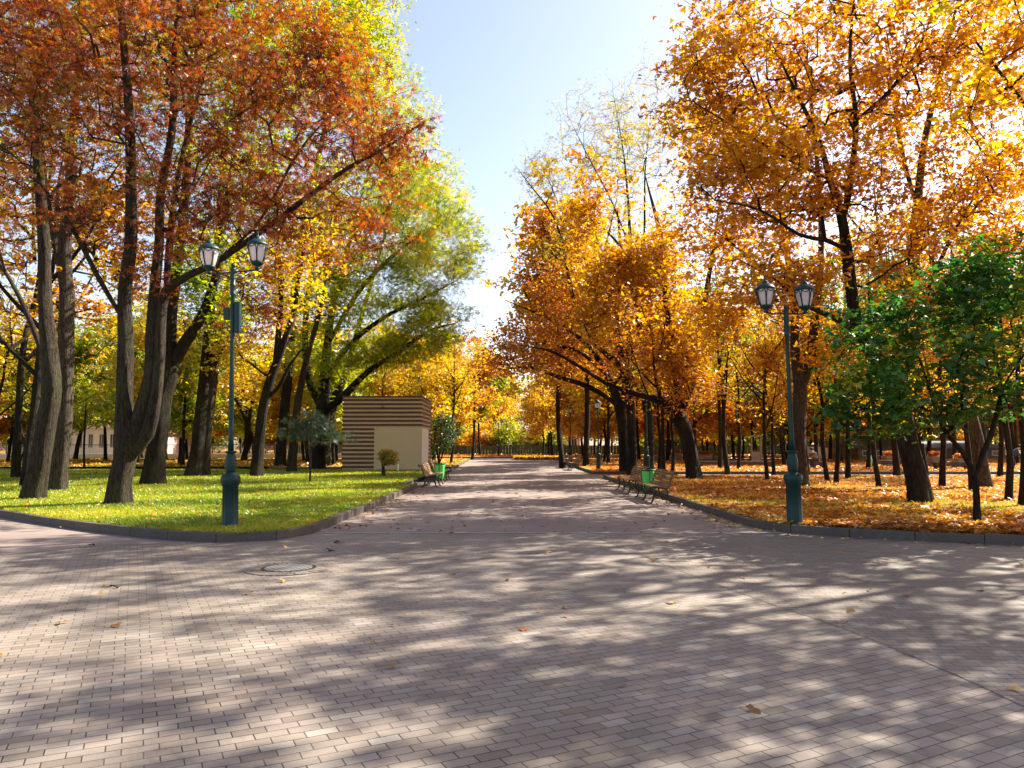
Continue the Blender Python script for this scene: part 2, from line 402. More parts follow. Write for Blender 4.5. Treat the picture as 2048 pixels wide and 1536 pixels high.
def grow(limbs, crowns, ntar, seed, crown_z=3.0, gap=-.45, step=.45, tip=.006, gapscale=2.2, upb=.25, skip=()):
    rng = np.random.default_rng(seed)
    pos = []; par = []; rad = []; plen = []; path = []; fixed = []
    hero = []
    for li, lm in enumerate(limbs):
        pts = crom(lm, .3)
        start = -1
        if li > 0:
            A = np.array(pos); start = int(np.argmin(np.linalg.norm(A - pts[0, :3], axis=1)))
        prev = start
        for i, q in enumerate(pts):
            if li > 0 and i == 0: continue
            pos.append(q[:3]); par.append(prev); rad.append(q[3]); path.append(li); fixed.append(True)
            plen.append(0 if prev < 0 else plen[prev] + np.linalg.norm(q[:3] - (pos[prev])))
            prev = len(pos) - 1
        hero.append((start, pts))
    nb = len(pos)
    # targets
    T = []; W = np.array([c[6] for c in crowns], float); W /= W.sum()
    cnt = rng.multinomial(ntar, W)
    for c, n in zip(crowns, cnt):
        k = 0; tries = 0
        while k < n and tries < 40:
            tries += 1
            d = rng.normal(size=(n * 2, 3)); d /= np.linalg.norm(d, axis=1)[:, None]
            r = rng.random(n * 2) ** .42
            p = np.array(c[:3]) + d * r[:, None] * np.array(c[3:6]) * (1 + .12 * rng.normal(size=(n*2, 1)))
            ok = (snoise(p, gapscale, seed + 5) > gap) & (p[:, 2] > (1.5 if crown_z >= 1 else .3))
            p = p[ok][: n - k]; T.append(p); k += len(p)
    T = np.vstack(T)
    base = np.array(pos)
    elig0 = (base[:, 2] > crown_z)
    if not elig0.any(): elig0[-1] = True
    dd = np.array([np.min(np.linalg.norm(base[elig0] - t, axis=1)) for t in T])
    T = T[np.argsort(dd)]
    cap = nb + len(T) * 14
    PA = np.zeros((cap, 3)); PA[:nb] = base; PL = np.zeros(cap); PL[:nb] = plen; EL = np.zeros(cap, bool); EL[:nb] = elig0
    PR = np.full(cap, -1, int); PR[:nb] = par; n = nb
    PT = np.zeros(cap, int); PT[:nb] = path; npath = len(limbs)
    DIR = np.zeros((cap, 3))
    for i in range(nb):
        DIR[i] = base[i] - base[par[i]] if par[i] >= 0 else (0, 0, 1)
    tips = []
    for t in T:
        d = t - PA[:n]; L = np.sqrt((d*d).sum(1)) + 1e-6
        cost = L + .12 * PL[:n] + np.maximum(0, -d[:, 2]) * upb + np.where(EL[:n], 0, 1e6)
        j = int(np.argmin(cost)); D = L[j]
        if D < .12: continue
        dj = DIR[j] / (np.linalg.norm(DIR[j]) + 1e-9)
        mid = PA[j] + (t - PA[j]) * .5 + dj * D * .12 + np.array((0, 0, .08 * D)) + rng.normal(size=3) * .07 * D
        k = max(1, min(12, int(D / step))); prev = j
        for q in range(1, k + 1):
            p = bez(PA[j], mid, t, q / k)
            if q < k: p = p + rng.normal(size=3) * .035
            PA[n] = p; PR[n] = prev; PL[n] = PL[prev] + np.linalg.norm(p - PA[prev]); EL[n] = True; PT[n] = npath
            DIR[n] = p - PA[prev]; prev = n; n += 1
        npath += 1; tips.append(prev)
    cntw = np.zeros(n); cntw[tips] = 1
    for i in range(n - 1, -1, -1):
        if PR[i] >= 0: cntw[PR[i]] += cntw[i]
    rr = tip * np.maximum(cntw, 1) ** .47; rr = np.minimum(rr, .22)
    rr[:nb] = np.maximum(np.array(rad), np.minimum(rr[:nb], .02))
    for i in range(nb, n):
        rr[i] = min(rr[i], rr[PR[i]] * .92)
    # small branches and twigs: rings per node plus one ring at the start of each path
    idx = np.arange(nb, n)
    V = []; Q = []
    def tubes(ids, K):
        if len(ids) == 0: return None
        par_ = PR[ids]; sameP = PT[par_] == PT[ids]
        tan = PA[ids] - PA[par_]; tan /= (np.linalg.norm(tan, axis=1)[:, None] + 1e-9)
        ref = np.array((.31, .87, .21)); a = np.cross(tan, ref); a /= (np.linalg.norm(a, axis=1)[:, None] + 1e-9); b = np.cross(tan, a)
        w = np.arange(K) * 2 * PI / K
        off = (a[:, None] * np.cos(w)[None, :, None] + b[:, None] * np.sin(w)[None, :, None])
        r1 = PA[ids][:, None] + off * rr[ids][:, None, None]
        ring_of = {int(i): m for m, i in enumerate(ids)}
        st = np.array([m for m in range(len(ids)) if not (sameP[m] and int(par_[m]) in ring_of)])
        r0 = PA[par_[st]][:, None] + off[st] * np.minimum(rr[ids[st]] * 1.15, rr[par_[st]])[:, None, None]
        Vv = np.concatenate([r1.reshape(-1, 3), r0.reshape(-1, 3)])
        start = np.array([ring_of.get(int(p), 0) for p in par_]); start[st] = len(ids) + np.arange(len(st))
        k = np.arange(K); k2 = (k + 1) % K; e = np.arange(len(ids))
        Qq = np.stack([start[:, None]*K + k, start[:, None]*K + k2, e[:, None]*K + k2, e[:, None]*K + k], -1).reshape(-1, 4)
        return Vv, Qq
    big = idx[rr[idx] > .022]; small = idx[rr[idx] <= .022]
    for ids, K in ((big, 6), (small, 3)):
        r = tubes(ids, K)
        if r is not None:
            o = sum(len(x) for x in V); V.append(r[0]); Q.append(r[1] + o)
    # hero limbs
    for li, (start, pts) in enumerate(hero):
        if li in skip: continue
        m = len(pts); K = 16 if pts[:, 3].max() > .12 else 8
        tan = np.gradient(pts[:, :3], axis=0); tan /= np.linalg.norm(tan, axis=1)[:, None]
        ref = np.array((.1, 1, .05)); a = np.cross(tan, ref); a /= np.linalg.norm(a, axis=1)[:, None]; b = np.cross(tan, a)
        w = np.arange(K) * 2 * PI / K
        r = pts[:, 3].copy()
        if li == 0:
            h = pts[:, 2] - pts[0, 2]
            r *= .9; flare = .16 * np.exp(-h / (.6 * r[0] + .08))
        else: flare = np.zeros(m)
        s = np.linalg.norm(np.diff(pts[:, :3], axis=0), axis=1); s = np.concatenate([[0], np.cumsum(s)])
        ph = rng.random(6) * 6.28; rg = .035 if K == 16 else 0
        if K == 16: K = 26; w = np.arange(K) * 2 * PI / K
        lobes = 1 + flare[:, None] * (1 + .35 * np.sin(w * 5 + ph[0])[None]) + .05 * np.sin(w[None] * 3 + s[:, None] * .7 + ph[1]) + .035 * np.sin(w[None] * 5 + s[:, None] * 1.9 + ph[2]) + rg * np.sin(w[None] * 11 + 1.3 * np.sin(s[:, None] * 1.7 + ph[5])) + .05 * np.sin(s[:, None] * 2.3 + ph[3]) * np.sin(w[None] + ph[4])
        ring = pts[:, None, :3] + (a[:, None] * np.cos(w)[None, :, None] + b[:, None] * np.sin(w)[None, :, None]) * (r[:, None] * lobes)[:, :, None]
        if li == 0: ring[0, :, 2] -= .12
        k = np.arange(K); k2 = (k + 1) % K; e = np.arange(m - 1)
        q = np.stack([e[:, None]*K + k, e[:, None]*K + k2, (e[:, None]+1)*K + k2, (e[:, None]+1)*K + k], -1).reshape(-1, 4)
        o = sum(len(x) for x in V); V.append(ring.reshape(-1, 3)); Q.append(q + o)
    Vt = np.concatenate(V); Qt = np.concatenate(Q)
    return dict(V=Vt, Q=Qt, tips=PA[tips], nodes=PA[nb:n][rr[nb:n] < .018], rng=rng)
LEAFK = .4
def leaf_centres(g, per_tip, spread, frac_nodes=.35, flat=.6):
    rng = g['rng']; tips = g['tips']; nd = g['nodes']
    per_tip = max(2, int(round(per_tip * LEAFK))); spread *= .82; flat *= .62
    a = np.repeat(tips, per_tip, 0); k = int(len(a) * frac_nodes)
    b = nd[rng.integers(0, len(nd), k)] if len(nd) else a[:0]
    C = np.concatenate([a, b]); off = rng.normal(size=C.shape) * spread; off[:, 2] *= flat
    off[:, 2] -= .1 * spread
    return C + off
def tones(C, seed, rng, amp=.22, jit=.14, scale=3.0, mean=.5):
    return np.clip(mean + amp * snoise(C, scale, seed) + .5 * amp * snoise(C, scale * .35, seed + 1) + jit * rng.normal(size=len(C)), 0, 1)
def local(V, o): return V - np.array(o, float)[None]

def hero_tree(name, label, base, limbs, crowns, ntar, per_tip, size, kind, mat, bark=BARK, spread=.3, seed=1, group=None, crown_z=3.0,
              gap=-.45, tilt=.6, up=1.0, frac=.35, amp=.22, jit=.14, tscale=3.0, mean=.5, flat=.6, gapscale=2.2, tip=.006, step=.45, cat='tree', D=None):
    """limbs: lists of (u, v, width_px[, depth offset]); crowns: (u, v, depth offset, ru, rv, rd metres, weight)"""
    b = G(base[0], base[1], LAWN); D = b.y if D is None else D
    L = []
    for li, lm in enumerate(limbs):
        row = []
        for i, q in enumerate(lm):
            dd = q[3] if len(q) > 3 else 0
            p = P(q[0], q[1], D + dd)
            if li == 0 and i == 0: p = b.copy()
            k_ = .6 if (li > 0 and i == 0) else (.4 if i == len(lm) - 1 else 1)
            row.append((p.x, p.y, p.z, k_ * q[2] * D / F_PX / 2))
        L.append(row)
    C = []
    for (u, v, dd, ru, rv, rd, w) in crowns:
        p = P(u, v, D + dd); k = (D + dd) / F_PX
        C.append((p.x, p.y, p.z, ru * k, rd, rv * k, w))
    g = grow(L, C, ntar, seed, crown_z, gap, step=step, tip=tip, gapscale=gapscale)
    root = empty(name, b, 0, label, cat, group)
    link('trunk', np_mesh('trunk', local(g['V'], b), g['Q'], smooth=True), bark, root)
    LC = leaf_centres(g, per_tip, spread, frac, flat)
    t = tones(LC, seed + 50, g['rng'], amp, jit, tscale, mean)
    me = leaf_mesh('crown', local(LC, b), size, kind, t, g['rng'], tilt, up)
    link('crown', me, LEAFM[mat], root)
    return root
# ================================================================== SETTING
def poly(name, pts, z, mat, kind='structure'):
    bm = bmesh.new(); vs = [bm.verts.new((p[0], p[1], z)) for p in pts]; f = bm.faces.new(vs)
    bm.normal_update()
    if f.normal.z < 0: f.normal_flip()
    bmesh.ops.triangulate(bm, faces=bm.faces[:])
    me = bpy.data.meshes.new(name); bm.to_mesh(me); bm.free()
    o = link(name, me, mat); o['kind'] = kind; return o
poly('ground', [(-1500,-1500),(1500,-1500),(1500,1500),(-1500,1500)], -.03, M['soil'])
poly('plaza', [(-70,-60),(70,-60),(70,13.62),(-70,13.62)], 0.0, M['paver'])
ypl = 13.62
poly('path', [(-6.5,ypl),(8,ypl),(8,84),(-6.5,84)], 0.0, M['asphalt'])
poly('side_path', [(8,34),(70,34),(70,42),(8,42)], 0.0, M['asphalt'])
poly('side_path', [(-60,44),(-6.5,44),(-6.5,52),(-60,52)], 0.0, M['asphalt'])
poly('cross_path', [(-70,84),(70,84),(70,89),(-70,89)], 0.0, M['asphalt'])
# cross walk that runs off beyond the near lawn corner, in smooth asphalt
a0 = G(-40,1116); a1 = G(190,1092); a2 = G(330,1087)
poly('cross_path', [(-70, a0.y + (a0.y-a1.y)/(a1.x-a0.x)*(70+a0.x)),(a0.x,a0.y),(a1.x,a1.y),(a2.x,a2.y),(a2.x-.2,13.616),(-6,13.616),(-6,18),(-20,45),(-70,100)], .004, M['asphalt'])
# turned paving beyond the curved band of pavers
arc = [G(u,v) for u, v in ((1165,1064),(1230,1090),(1330,1130),(1440,1172),(1570,1218),(1700,1262),(1840,1320),(1960,1372),(2060,1420))]
arc = [(p.x,min(p.y,13.55)) for p in arc] + [(3.32,3.6),(3.38,2.2),(3.3,0),(2.9,-4),(2.0,-9)]
def c2(pts, step=.3):
    return [(q[0],q[1]) for q in crom([(p[0],p[1],0,1) for p in pts], step)]
arc_s = c2(arc)
poly('turned_paving', arc_s + [(24,-9),(11,10),(9,13.61),(arc_s[0][0]+.02,13.61)], .004, M['paver2'])
def ribbon(pts, w):
    A = []; B = []
    for i, p in enumerate(pts):
        q0 = Vector(pts[max(i-1,0)]); q1 = Vector(pts[min(i+1,len(pts)-1)]); t = (q1-q0).normalized(); n = Vector((-t.y,t.x))
        A.append(Vector(p)+n*w/2); B.append(Vector(p)-n*w/2)
    return A + B[::-1]
def strip(name, pts, w, z, mat):
    rb = ribbon(pts, w); n_ = len(pts); m_ = MB(); m_.v = [(p.x, p.y, z) for p in rb]
    m_.f = [(i, 2*n_-1-i, 2*n_-2-i, i+1) for i in range(n_-1)]
    o_ = m_.build(name, mat); o_['kind'] = 'structure'; return o_
arc_s = [p for i, p in enumerate(arc_s) if i == 0 or (Vector(p)-Vector(arc_s[i-1])).length > .02]
poly('paving_edge', [(-3.6,ypl-.06),(4.9,ypl-.06),(4.9,ypl+.05),(-3.6,ypl+.05)], .006, M['concrete'])

LK = [(-75,74),(-30,34.5),(-16,20.6)] + [tuple(G(u,v).xy) for u, v in ((0,1035),(100,1052),(200,1066),(300,1078),(400,1085),(470,1086),(530,1083),(580,1078),(618,1070),(645,1061),(662,1053),(690,1040))] + [(-3.5,18),(-3.5,22),(-3.47,27.4)]
RK = [(4.34,35.4),(4.4,30),(4.5,24),(4.55,20),(4.6,16.5),(4.62,15.2)] + [tuple(G(u,v).xy) for u, v in ((1500,1053),(1520,1059),(1560,1065),(1620,1069),(1700,1075),(1850,1083),(2048,1091))] + [(9.3,11.1),(10.6,9.0),(12.2,6),(16,.5),(50,-40)]
LKs = c2(LK, .5); RKs = c2(RK, .5)
KW = .12
def kerb(pts, side, name='kerb', L=1.0, top=.155, w=KW):
    """a line of granite blocks; pts is the face towards the paving, side gives where the lawn lies"""
    mb = MB(); pts = [Vector(p) for p in pts]
    s = [0]; 
    for a, b in zip(pts, pts[1:]): s.append(s[-1] + (b-a).length)
    def at(d):
        for i in range(len(s)-1):
            if d <= s[i+1] or i == len(s)-2:
                t = (pts[i+1]-pts[i]).normalized(); return pts[i] + t*(d-s[i]), t
    n = max(1, round(s[-1]/L)); st = s[-1]/n
    def nor(t): return Vector((-t.y, t.x)) * side
    for i in range(n):
        p0, t0 = at(i*st+.006); p1, t1 = at((i+1)*st-.006)
        _, ta = at(i*st); _, tb = at(min((i+1)*st, s[-1]-1e-4))
        n0 = nor(t0); n1 = nor(t1); j = random.uniform(-.008,.006); c = .012
        q0 = p0+n0*w; q1 = p1+n1*w; z = top + j
        b = len(mb.v)
        for p, nn in ((p0,n0),(p1,n1)):
            for o, zz in ((0,-.03),(0,z-c),(c,z),(w,z),(w,-.03)):
                x = p + nn*o; mb.v.append((x.x,x.y,zz))
        for k in range(4): 
            f = (b+k, b+k+1, b+5+k+1, b+5+k); mb.f.append(f if side < 0 else f[::-1])
        mb.f += [tuple(range(b,b+5)), tuple(range(b+5,b+10))[::-1]]
    o = mb.build(name, M['granite']); o['kind'] = 'structure'; return o
# side: +1 lawn on the port side of the direction of travel
kerb(LKs, +1); kerb(RKs, +1)
NI = -4.02
kerb([(-3.47,27.4),(NI,27.44)], +1); kerb([(NI,27.4),(NI,36.0)], +1); kerb([(NI,36.0),(-3.55,36.0)], +1)
kerb([(-3.55,36),(-3.6,44.4)], +1); kerb([(-3.6,44.4),(-16,44.4)], +1); kerb([(-16,48.8),(-3.73,48.8),(-4.4,79.5)], +1)
kerb([(4.34,35.4),(70,35.4)][::-1], +1)
kerb([(5.7,80),(4.4,52),(4.36,40.0)], +1); kerb([(4.36,40.0),(70,40.0)], +1)
kerb([(60,80.0),(5.7,80)], +1); kerb([(-4.4,79.5),(-60,79.5)], +1)
def inset(pts, side, w): 
    out = []
    for i, p in enumerate(pts):
        q0 = Vector(pts[max(i-1,0)]); q1 = Vector(pts[min(i+1,len(pts)-1)]); t = (q1-q0).normalized()
        out.append(tuple(Vector(p) + Vector((-t.y,t.x))*side*w))
    return out
W2 = KW - .005
lawnL = inset(LKs, 1, W2)[:-1] + [(-3.47-W2,27.4+W2),(NI-W2,27.44+W2),(NI-W2,36-W2),(-3.55-W2,36-W2),(-3.6-W2,44.4-W2),(-110,44.4-W2),(-110,74)]
poly('lawn', lawnL, LAWN, M['lawn'])
poly('lawn', [(-3.73-W2,48.8+W2),(-110,48.8+W2),(-110,79.5-W2),(-4.4-W2,79.5-W2)], LAWN, M['lawn'])
lawnR = inset(RKs, 1, W2) + [(120,-40),(120,35.4-W2),(4.34+W2,35.4-W2)]
poly('leafy_lawn', lawnR, LAWN, M['leafy'])
poly('leafy_lawn', [(4.36+W2,40+W2),(120,40+W2),(120,80-W2),(5.7+W2,80-W2),(4.4+W2,52)], LAWN, M['leafy'])
poly('leafy_lawn', [(-140,89),(160,89),(160,180),(-140,180)], LAWN, M['leafy'])
kerb([(60,89),(-60,89)], -1, L=2)

# low clipped hedge that closes the path
hd = MB()
p0 = G(1022,922); 
def hedge(name, x0, x1, y0, y1, h, label, mat='leaf_gold', n=5000):
    e = empty(name, ((x0+x1)/2,(y0+y1)/2,0), 0, label, 'hedge')
    C = np.stack([RNG.uniform(x0,x1,n),RNG.uniform(y0,y1,n),RNG.uniform(0.02,h,n)],1) - np.array([(x0+x1)/2,(y0+y1)/2,0])
    link('foliage', leaf_mesh('foliage', C, .11, 'duo', tones(C,3,RNG), RNG, .9), LEAFM[mat], e)
    m = MB(); m.box(x0-(x0+x1)/2+.1, -(y1-y0)/2+.1, 0, (x1-x0)/2-.1, (y1-y0)/2-.1, h-.12); m.build('stem_mass', BARK2, e)
hedge('clipped_hedge', 0.2, 5.3, 76.5, 78.2, .42, 'low yellow-topped clipped hedge strip at the far end of the path')

# ------------------------------------------------------------------ manhole
mp = G(577,1137)
mh = empty('manhole_cover', (mp.x,mp.y,0), R(12), 'round cast iron manhole cover set in a ring of pavers', 'manhole')
m = MB(); m.lathe([(.0,.0185),(.29,.0185),(.300,.016),(.302,.004)], 48, cap=False)
m.build('lid', M['manhole'], mh)
m = MB(); m.lathe([(.306,.012),(.345,.012),(.347,.004)], 48, cap=False); m.build('frame', M['black_iron'], mh)
m = MB()
for rr0, rr1, nn in ((.352,.45,22),(.456,.555,28)):
    for k in range(nn):
        a, b = 2*PI*k/nn+.012, 2*PI*(k+1)/nn-.012; s0 = len(m.v); z = .010+random.uniform(-.001,.002)
        for r, w in ((rr0,a),(rr1,a),(rr1,(a+b)/2),(rr1,b),(rr0,b),(rr0,(a+b)/2)): m.v.append((r*math.cos(w),r*math.sin(w),z))
        for r, w in ((rr0,a),(rr1,a),(rr1,(a+b)/2),(rr1,b),(rr0,b),(rr0,(a+b)/2)): m.v.append((r*math.cos(w),r*math.sin(w),.002))
        m.f.append(tuple(range(s0,s0+6))); m.f += [(s0+i,s0+6+i,s0+6+(i+1)%6,s0+(i+1)%6) for i in range(6)]
m.build('paver_ring', M['paver2'], mh)

# ------------------------------------------------------------------ lamps
def lantern(mbf, mbg, c, tw=0):
    x, y, z = c
    # glass body, tapering down
    mbg.lathe([(.088,.13),(.105,.17),(.135,.27),(.155,.37),(.162,.43),(.15,.465)], 24, (x,y,z))
    # bottom cup and stem
    mbf.lathe([(.018,.0),(.045,.01),(.05,.03),(.03,.045),(.06,.075),(.10,.10),(.112,.125),(.112,.145),(.088,.15)], 18, (x,y,z))
    # cap: dome, waist, finial
    mbf.lathe([(.172,.435),(.19,.445),(.186,.47),(.150,.515),(.095,.55),(.062,.562),(.066,.59),(.03,.61),(.012,.645),(.02,.66),(.0,.72)], 24, (x,y,z), cap=False)
    for k in range(6):
        a = tw + k*PI/3; ca, sa = math.cos(a), math.sin(a); da = .13
        for s in (-1, 1):
            pts = []
            for r, h, w in ((.114,.145,.25),(.128,.19,.22),(.154,.28,.22),(.172,.37,.36),(.180,.435,.9)):
                b = a + s*da*w/.9*1.0*(1.15); pts.append((x+r*math.cos(b), y+r*math.sin(b), z+h))
            mbf.tube(pts, .0085, 5)
        # scallop under the eave
        b0 = a + PI/6
        pts = [(x+.178*math.cos(b0+t*.36), y+.178*math.sin(b0+t*.36), z+.435-.045*(1-t*t)) for t in (-1,-.6,-.2,.2,.6,1)]
        mbf.tube(pts, .008, 5)
def lamp(px, height, label, lean=0.0, arm_rot=0.0, boxes=False, arm=.46, s=1.0):
    b = G(px[0], px[1], LAWN)
    e = empty('street_lamp', b, 0, label, 'street lamp', 'twin lantern lamps along the path')
    e.rotation_euler = (0, lean, 0)
    H = height; m = MB()
    prof = [(.15,-.05),(.15,.02),(.138,.04),(.135,.72),(.15,.74),(.155,.77),(.165,.80),(.172,.84),(.165,.89),(.14,.92),(.09,.945),(.075,.97)]
    m.lathe(prof, 48, flute=.11, fl_n=12, zr=(.04,.72)); m.build('base', M['green_iron'], e, True)
    m = MB()
    m.lathe([(.075,.965),(.082,.985),(.095,1.03),(.104,1.1),(.1,1.17),(.085,1.24),(.068,1.29),(.075,1.305),(.105,1.325),(.105,1.34),(.06,1.35)], 36, flute=.06, fl_n=12, zr=(.99,1.27))
    m.build('vase', M['green_iron'], e, True)
    m = MB()
    m.lathe([(.052,1.345),(.046,1.6),(.036,H-1.0),(.037,H-.5),(.05,H-.48),(.05,H-.45),(.042,H-.44),(.05,H-.38),(.052,H-.33),(.056,H-.32),(.056,H-.30),(.046,H-.29),(.046,H-.04),(.052,H-.02),(.052,H),(.03,H+.02)], 20)
    m.lathe([(.012,H+.01),(.032,H+.03),(.042,H+.06),(.034,H+.09),(.012,H+.105),(.0,H+.12)], 14, cap=False)
    m.build('pole', M['green_iron'], e, True)
    ca, sa = math.cos(arm_rot), math.sin(arm_rot)
    for s_ in (-1, 1):
        m = MB(); T = lambda r, z: (s_*r*ca, s_*r*sa, z)
        m.tube([T(.03,H-.06), T(.2,H-.065), T(arm,H-.055)], .014, 6)
        m.tube([T(.05,H-.17), T(.09,H-.20), T(.14,H-.21), T(.22,H-.185), T(.3,H-.13), T(.38,H-.08)], .008, 5)
        m.tube([T(.12+.045*math.cos(w)*(1-w/16), H-.135+.045*math.sin(w)*(1-w/16)) for w in [i*.5 for i in range(17)]], .006, 4)
        m.build('arm', M['green_iron'], e, True)
        f = MB(); g = MB(); lantern(f, g, (s_*arm*ca, s_*arm*sa, H-.055), .25 if s_ < 0 else .77)
        lo = f.build('lantern', M['green_iron'], e, True); g.build('globe', M['globe'], lo, True)
    if boxes:
        m = MB(); m.box(.05,-.06,H-1.18,.15,.06,H-.62); m.build('control_box', M['green_iron'], e, bevel=.008)
        m = MB(); m.box(-.15,-.05,H-.94,-.05,.05,H-.72); m.tube([(-.1,0,H-.94),(-.1,0,H-1.15)],.004,4); m.build('junction_box', M['green_iron'], e, bevel=.008)
    return e
lamp((460,1054), 4.66, 'dark green twin-lantern lamp with a control box on its pole, on the green lawn corner', R(-1.1), R(-14), True, .5)
lamp((1590,1048), 3.98, 'dark green twin-lantern lamp on the leaf-strewn lawn corner by the green maple', R(-.7), R(10), False, .40)
lamp((1294,950), 4.15, 'green lamp standing behind the pair of benches with the bin', 0, R(80), False, .44)
lamp((1197,939), 3.5, 'slender lamp beside the path between the lone far benches and the bin', 0, R(80), False, .42)
lamp((1141,926), 3.9, 'small distant lamp beside the thick dark trunk near the end of the path', 0, R(85), False, .42)
lamp((997,911), 4.3, 'most distant lamp at the end of the path before the green fence', 0, R(0), False, .42)

# ------------------------------------------------------------------ benches
def bench_proto():
    e = empty('park_bench', (0,0,0), 0, 'bench', 'bench')
    # profile in (y, z): front edge -> seat -> back -> curl ; front of the bench is -y
    prof = [(-.30,.405),(-.285,.44),(-.22,.452),(-.12,.438),(-.02,.415),(.07,.40),(.14,.42),(.18,.475),(.205,.55),(.225,.63),(.25,.71),(.285,.78),(.325,.825),(.365,.84),(.395,.82)]
    P3 = crom([(y, z, 0, 1) for y, z in prof], .01); P3 = P3[:, :2]
    d = np.concatenate([[0], np.cumsum(np.linalg.norm(np.diff(P3, axis=0), axis=1))])
    def at(s):
        i = min(np.searchsorted(d, s), len(d)-2); i = max(i, 1); t = P3[i+1]-P3[i-1]; t = t/np.linalg.norm(t); return P3[i], t
    L = 1.25; seat = MB(); back = MB(); tot = d[-1]; n = 15
    for k in range(n):
        s = .045 + (tot-.09)*k/(n-1); p, t = at(s); nn = np.array((-t[1], t[0]))
        c = p + nn*.016
        mb = seat if k < 8 else back
        rot = Matrix(((1,0,0),(0,t[0],nn[0]),(0,t[1],nn[1])))
        mb.obox((0, c[0], c[1]), (L, .0245, .013), rot)
    seat.build('seat', M['bench_slat'], e, bevel=.003); back.build('backrest', M['bench_slat'], e, bevel=.003)
    for x in (-1.19, 0, 1.19):
        m = MB()
        def strap(pts, w=.022, h=.016):
            pts = [Vector((x, a, b)) for a, b in pts]
            for i in range(len(pts)-1):
                a, b = pts[i], pts[i+1]; t = (b-a).normalized(); nn = Vector((0,-t.z,t.y)); o = t*.004
                m.quadbox([a-o+nn*-h+Vector((-w,0,0)),a-o+nn*-h+Vector((w,0,0)),a-o+nn*h+Vector((w,0,0)),a-o+nn*h+Vector((-w,0,0)),
                           b+o+nn*-h+Vector((-w,0,0)),b+o+nn*-h+Vector((w,0,0)),b+o+nn*h+Vector((w,0,0)),b+o+nn*h+Vector((-w,0,0))])
            
        PP = [tuple(q) for q in P3[::6]]
        strap([(a, b-.014) for a, b in PP], .02, .017)
        strap([(-.29,.41),(-.25,.33),(-.245,.22),(-.265,.1),(-.31,.015),(-.36,.0)], .022, .02)       # front leg
        strap([(.10,.40),(.13,.3),(.14,.2),(.17,.1),(.23,.02),(.27,.0)], .022, .02)                 # rear leg
        arcp = [(-.25+.19*(1-math.cos(w)), .10+.17*math.sin(w)) for w in [i*PI/10 for i in range(11)]]
        strap(arcp, .014, .012)
        strap([(-.24,.38),(-.06,.3),(.12,.37)], .014, .012)
        cu = [(.395+.035*math.cos(w)-.03, .80+.035*math.sin(w)) for w in [1.6-i*.8 for i in range(8)]]
        strap(cu, .022, .012)
        m.build('side_frame', M['black_iron'], e)
    return e
BP = bench_proto()
bspec = [ # x of the front feet, y centre, facing path: rz, label, group
 (3.78, 21.55, -1, 'slatted bench beside the bin on the leafy side, the one nearer the plaza', 'benches on the leafy side by the bin'),
 (3.74, 25.35, -1, 'slatted bench just beyond the green bin on the leafy side', 'benches on the leafy side by the bin'),
 (-2.79, 29.05, 1, 'slatted bench at the green lawn kerb before the green bin and shed', 'benches by the striped shed'),
 (-2.86, 33.2, 1, 'slatted bench behind the green bin near the striped shed', 'benches by the striped shed'),
 (3.62, 46.9, -1, 'small far bench on the leafy side, the one less distant of the two', 'far pair of benches'),
 (3.42, 50.8, -1, 'most distant bench on the leafy side of the path', 'far pair of benches')]
for i, (x, y, sgn, lab, grp) in enumerate(bspec):
    # bench front (-y local) turned towards the path
    rz = -PI/2 if sgn < 0 else PI/2       # front faces -x for the leafy side
    xx = x + (.33 if sgn < 0 else -.33)
    if i == 0:
        b = BP; b.location = (xx, y, 0); b.rotation_euler = (0,0,rz)
    else: b = copy_tree(BP, (xx, y, 0), rz)
    b['label'] = lab; b['group'] = grp
def bin_(x, y, lab, lift=0, tear=0):
    e = empty('litter_bin', (x,y,lift), 0, lab, 'bin', 'green litter bins between benches')
    m = MB(); n = 28; prof = [(.15,.20),(.175,.24),(.19,.4),(.205,.62),(.215,.80),(.222,.815),(.215,.70)]
    rings = []
    for r, z in prof:
        s = len(m.v)
        for k in range(n):
            w = 2*PI*k/n; rr = r*(1+.035*math.sin(5*w+z*9)+.03*math.sin(9*w+z*4)); m.v.append((rr*math.cos(w), rr*math.sin(w), z+.012*math.sin(7*w)*(z<.3)))
        rings.append(s)
    for i in range(len(rings)-1):
        for k in range(n): m.f.append((rings[i]+k, rings[i]+(k+1)%n, rings[i+1]+(k+1)%n, rings[i+1]+k))
    m.f.append(tuple(rings[0]+k for k in range(n))[::-1])
    m.build('bag', M['bin_green'], e, True)
    m = MB(); ring = [(.228*math.cos(2*PI*k/24), .228*math.sin(2*PI*k/24), .80) for k in range(25)]; m.tube(ring, .02, 6)
    m.build('rim', M['black_iron'], e, True)
    m = MB()
    for a in (0, PI/2, PI, 1.5*PI): m.tube([(.235*math.cos(a),.235*math.sin(a),.8),(.2*math.cos(a),.2*math.sin(a),.4),(.19*math.cos(a),.19*math.sin(a),.0)], .011, 5)
    m.tube([(.18*math.cos(2*PI*k/20), .18*math.sin(2*PI*k/20), .18) for k in range(21)], .01, 5)
    m.build('stand', M['black_iron'], e, True)
bin_(4.3, 23.45, 'bright green bin bag in a black hoop stand between the leafy-side benches')
bin_(-3.02, 31.1, 'bright green bin bag in a black hoop stand between the benches near the shed')

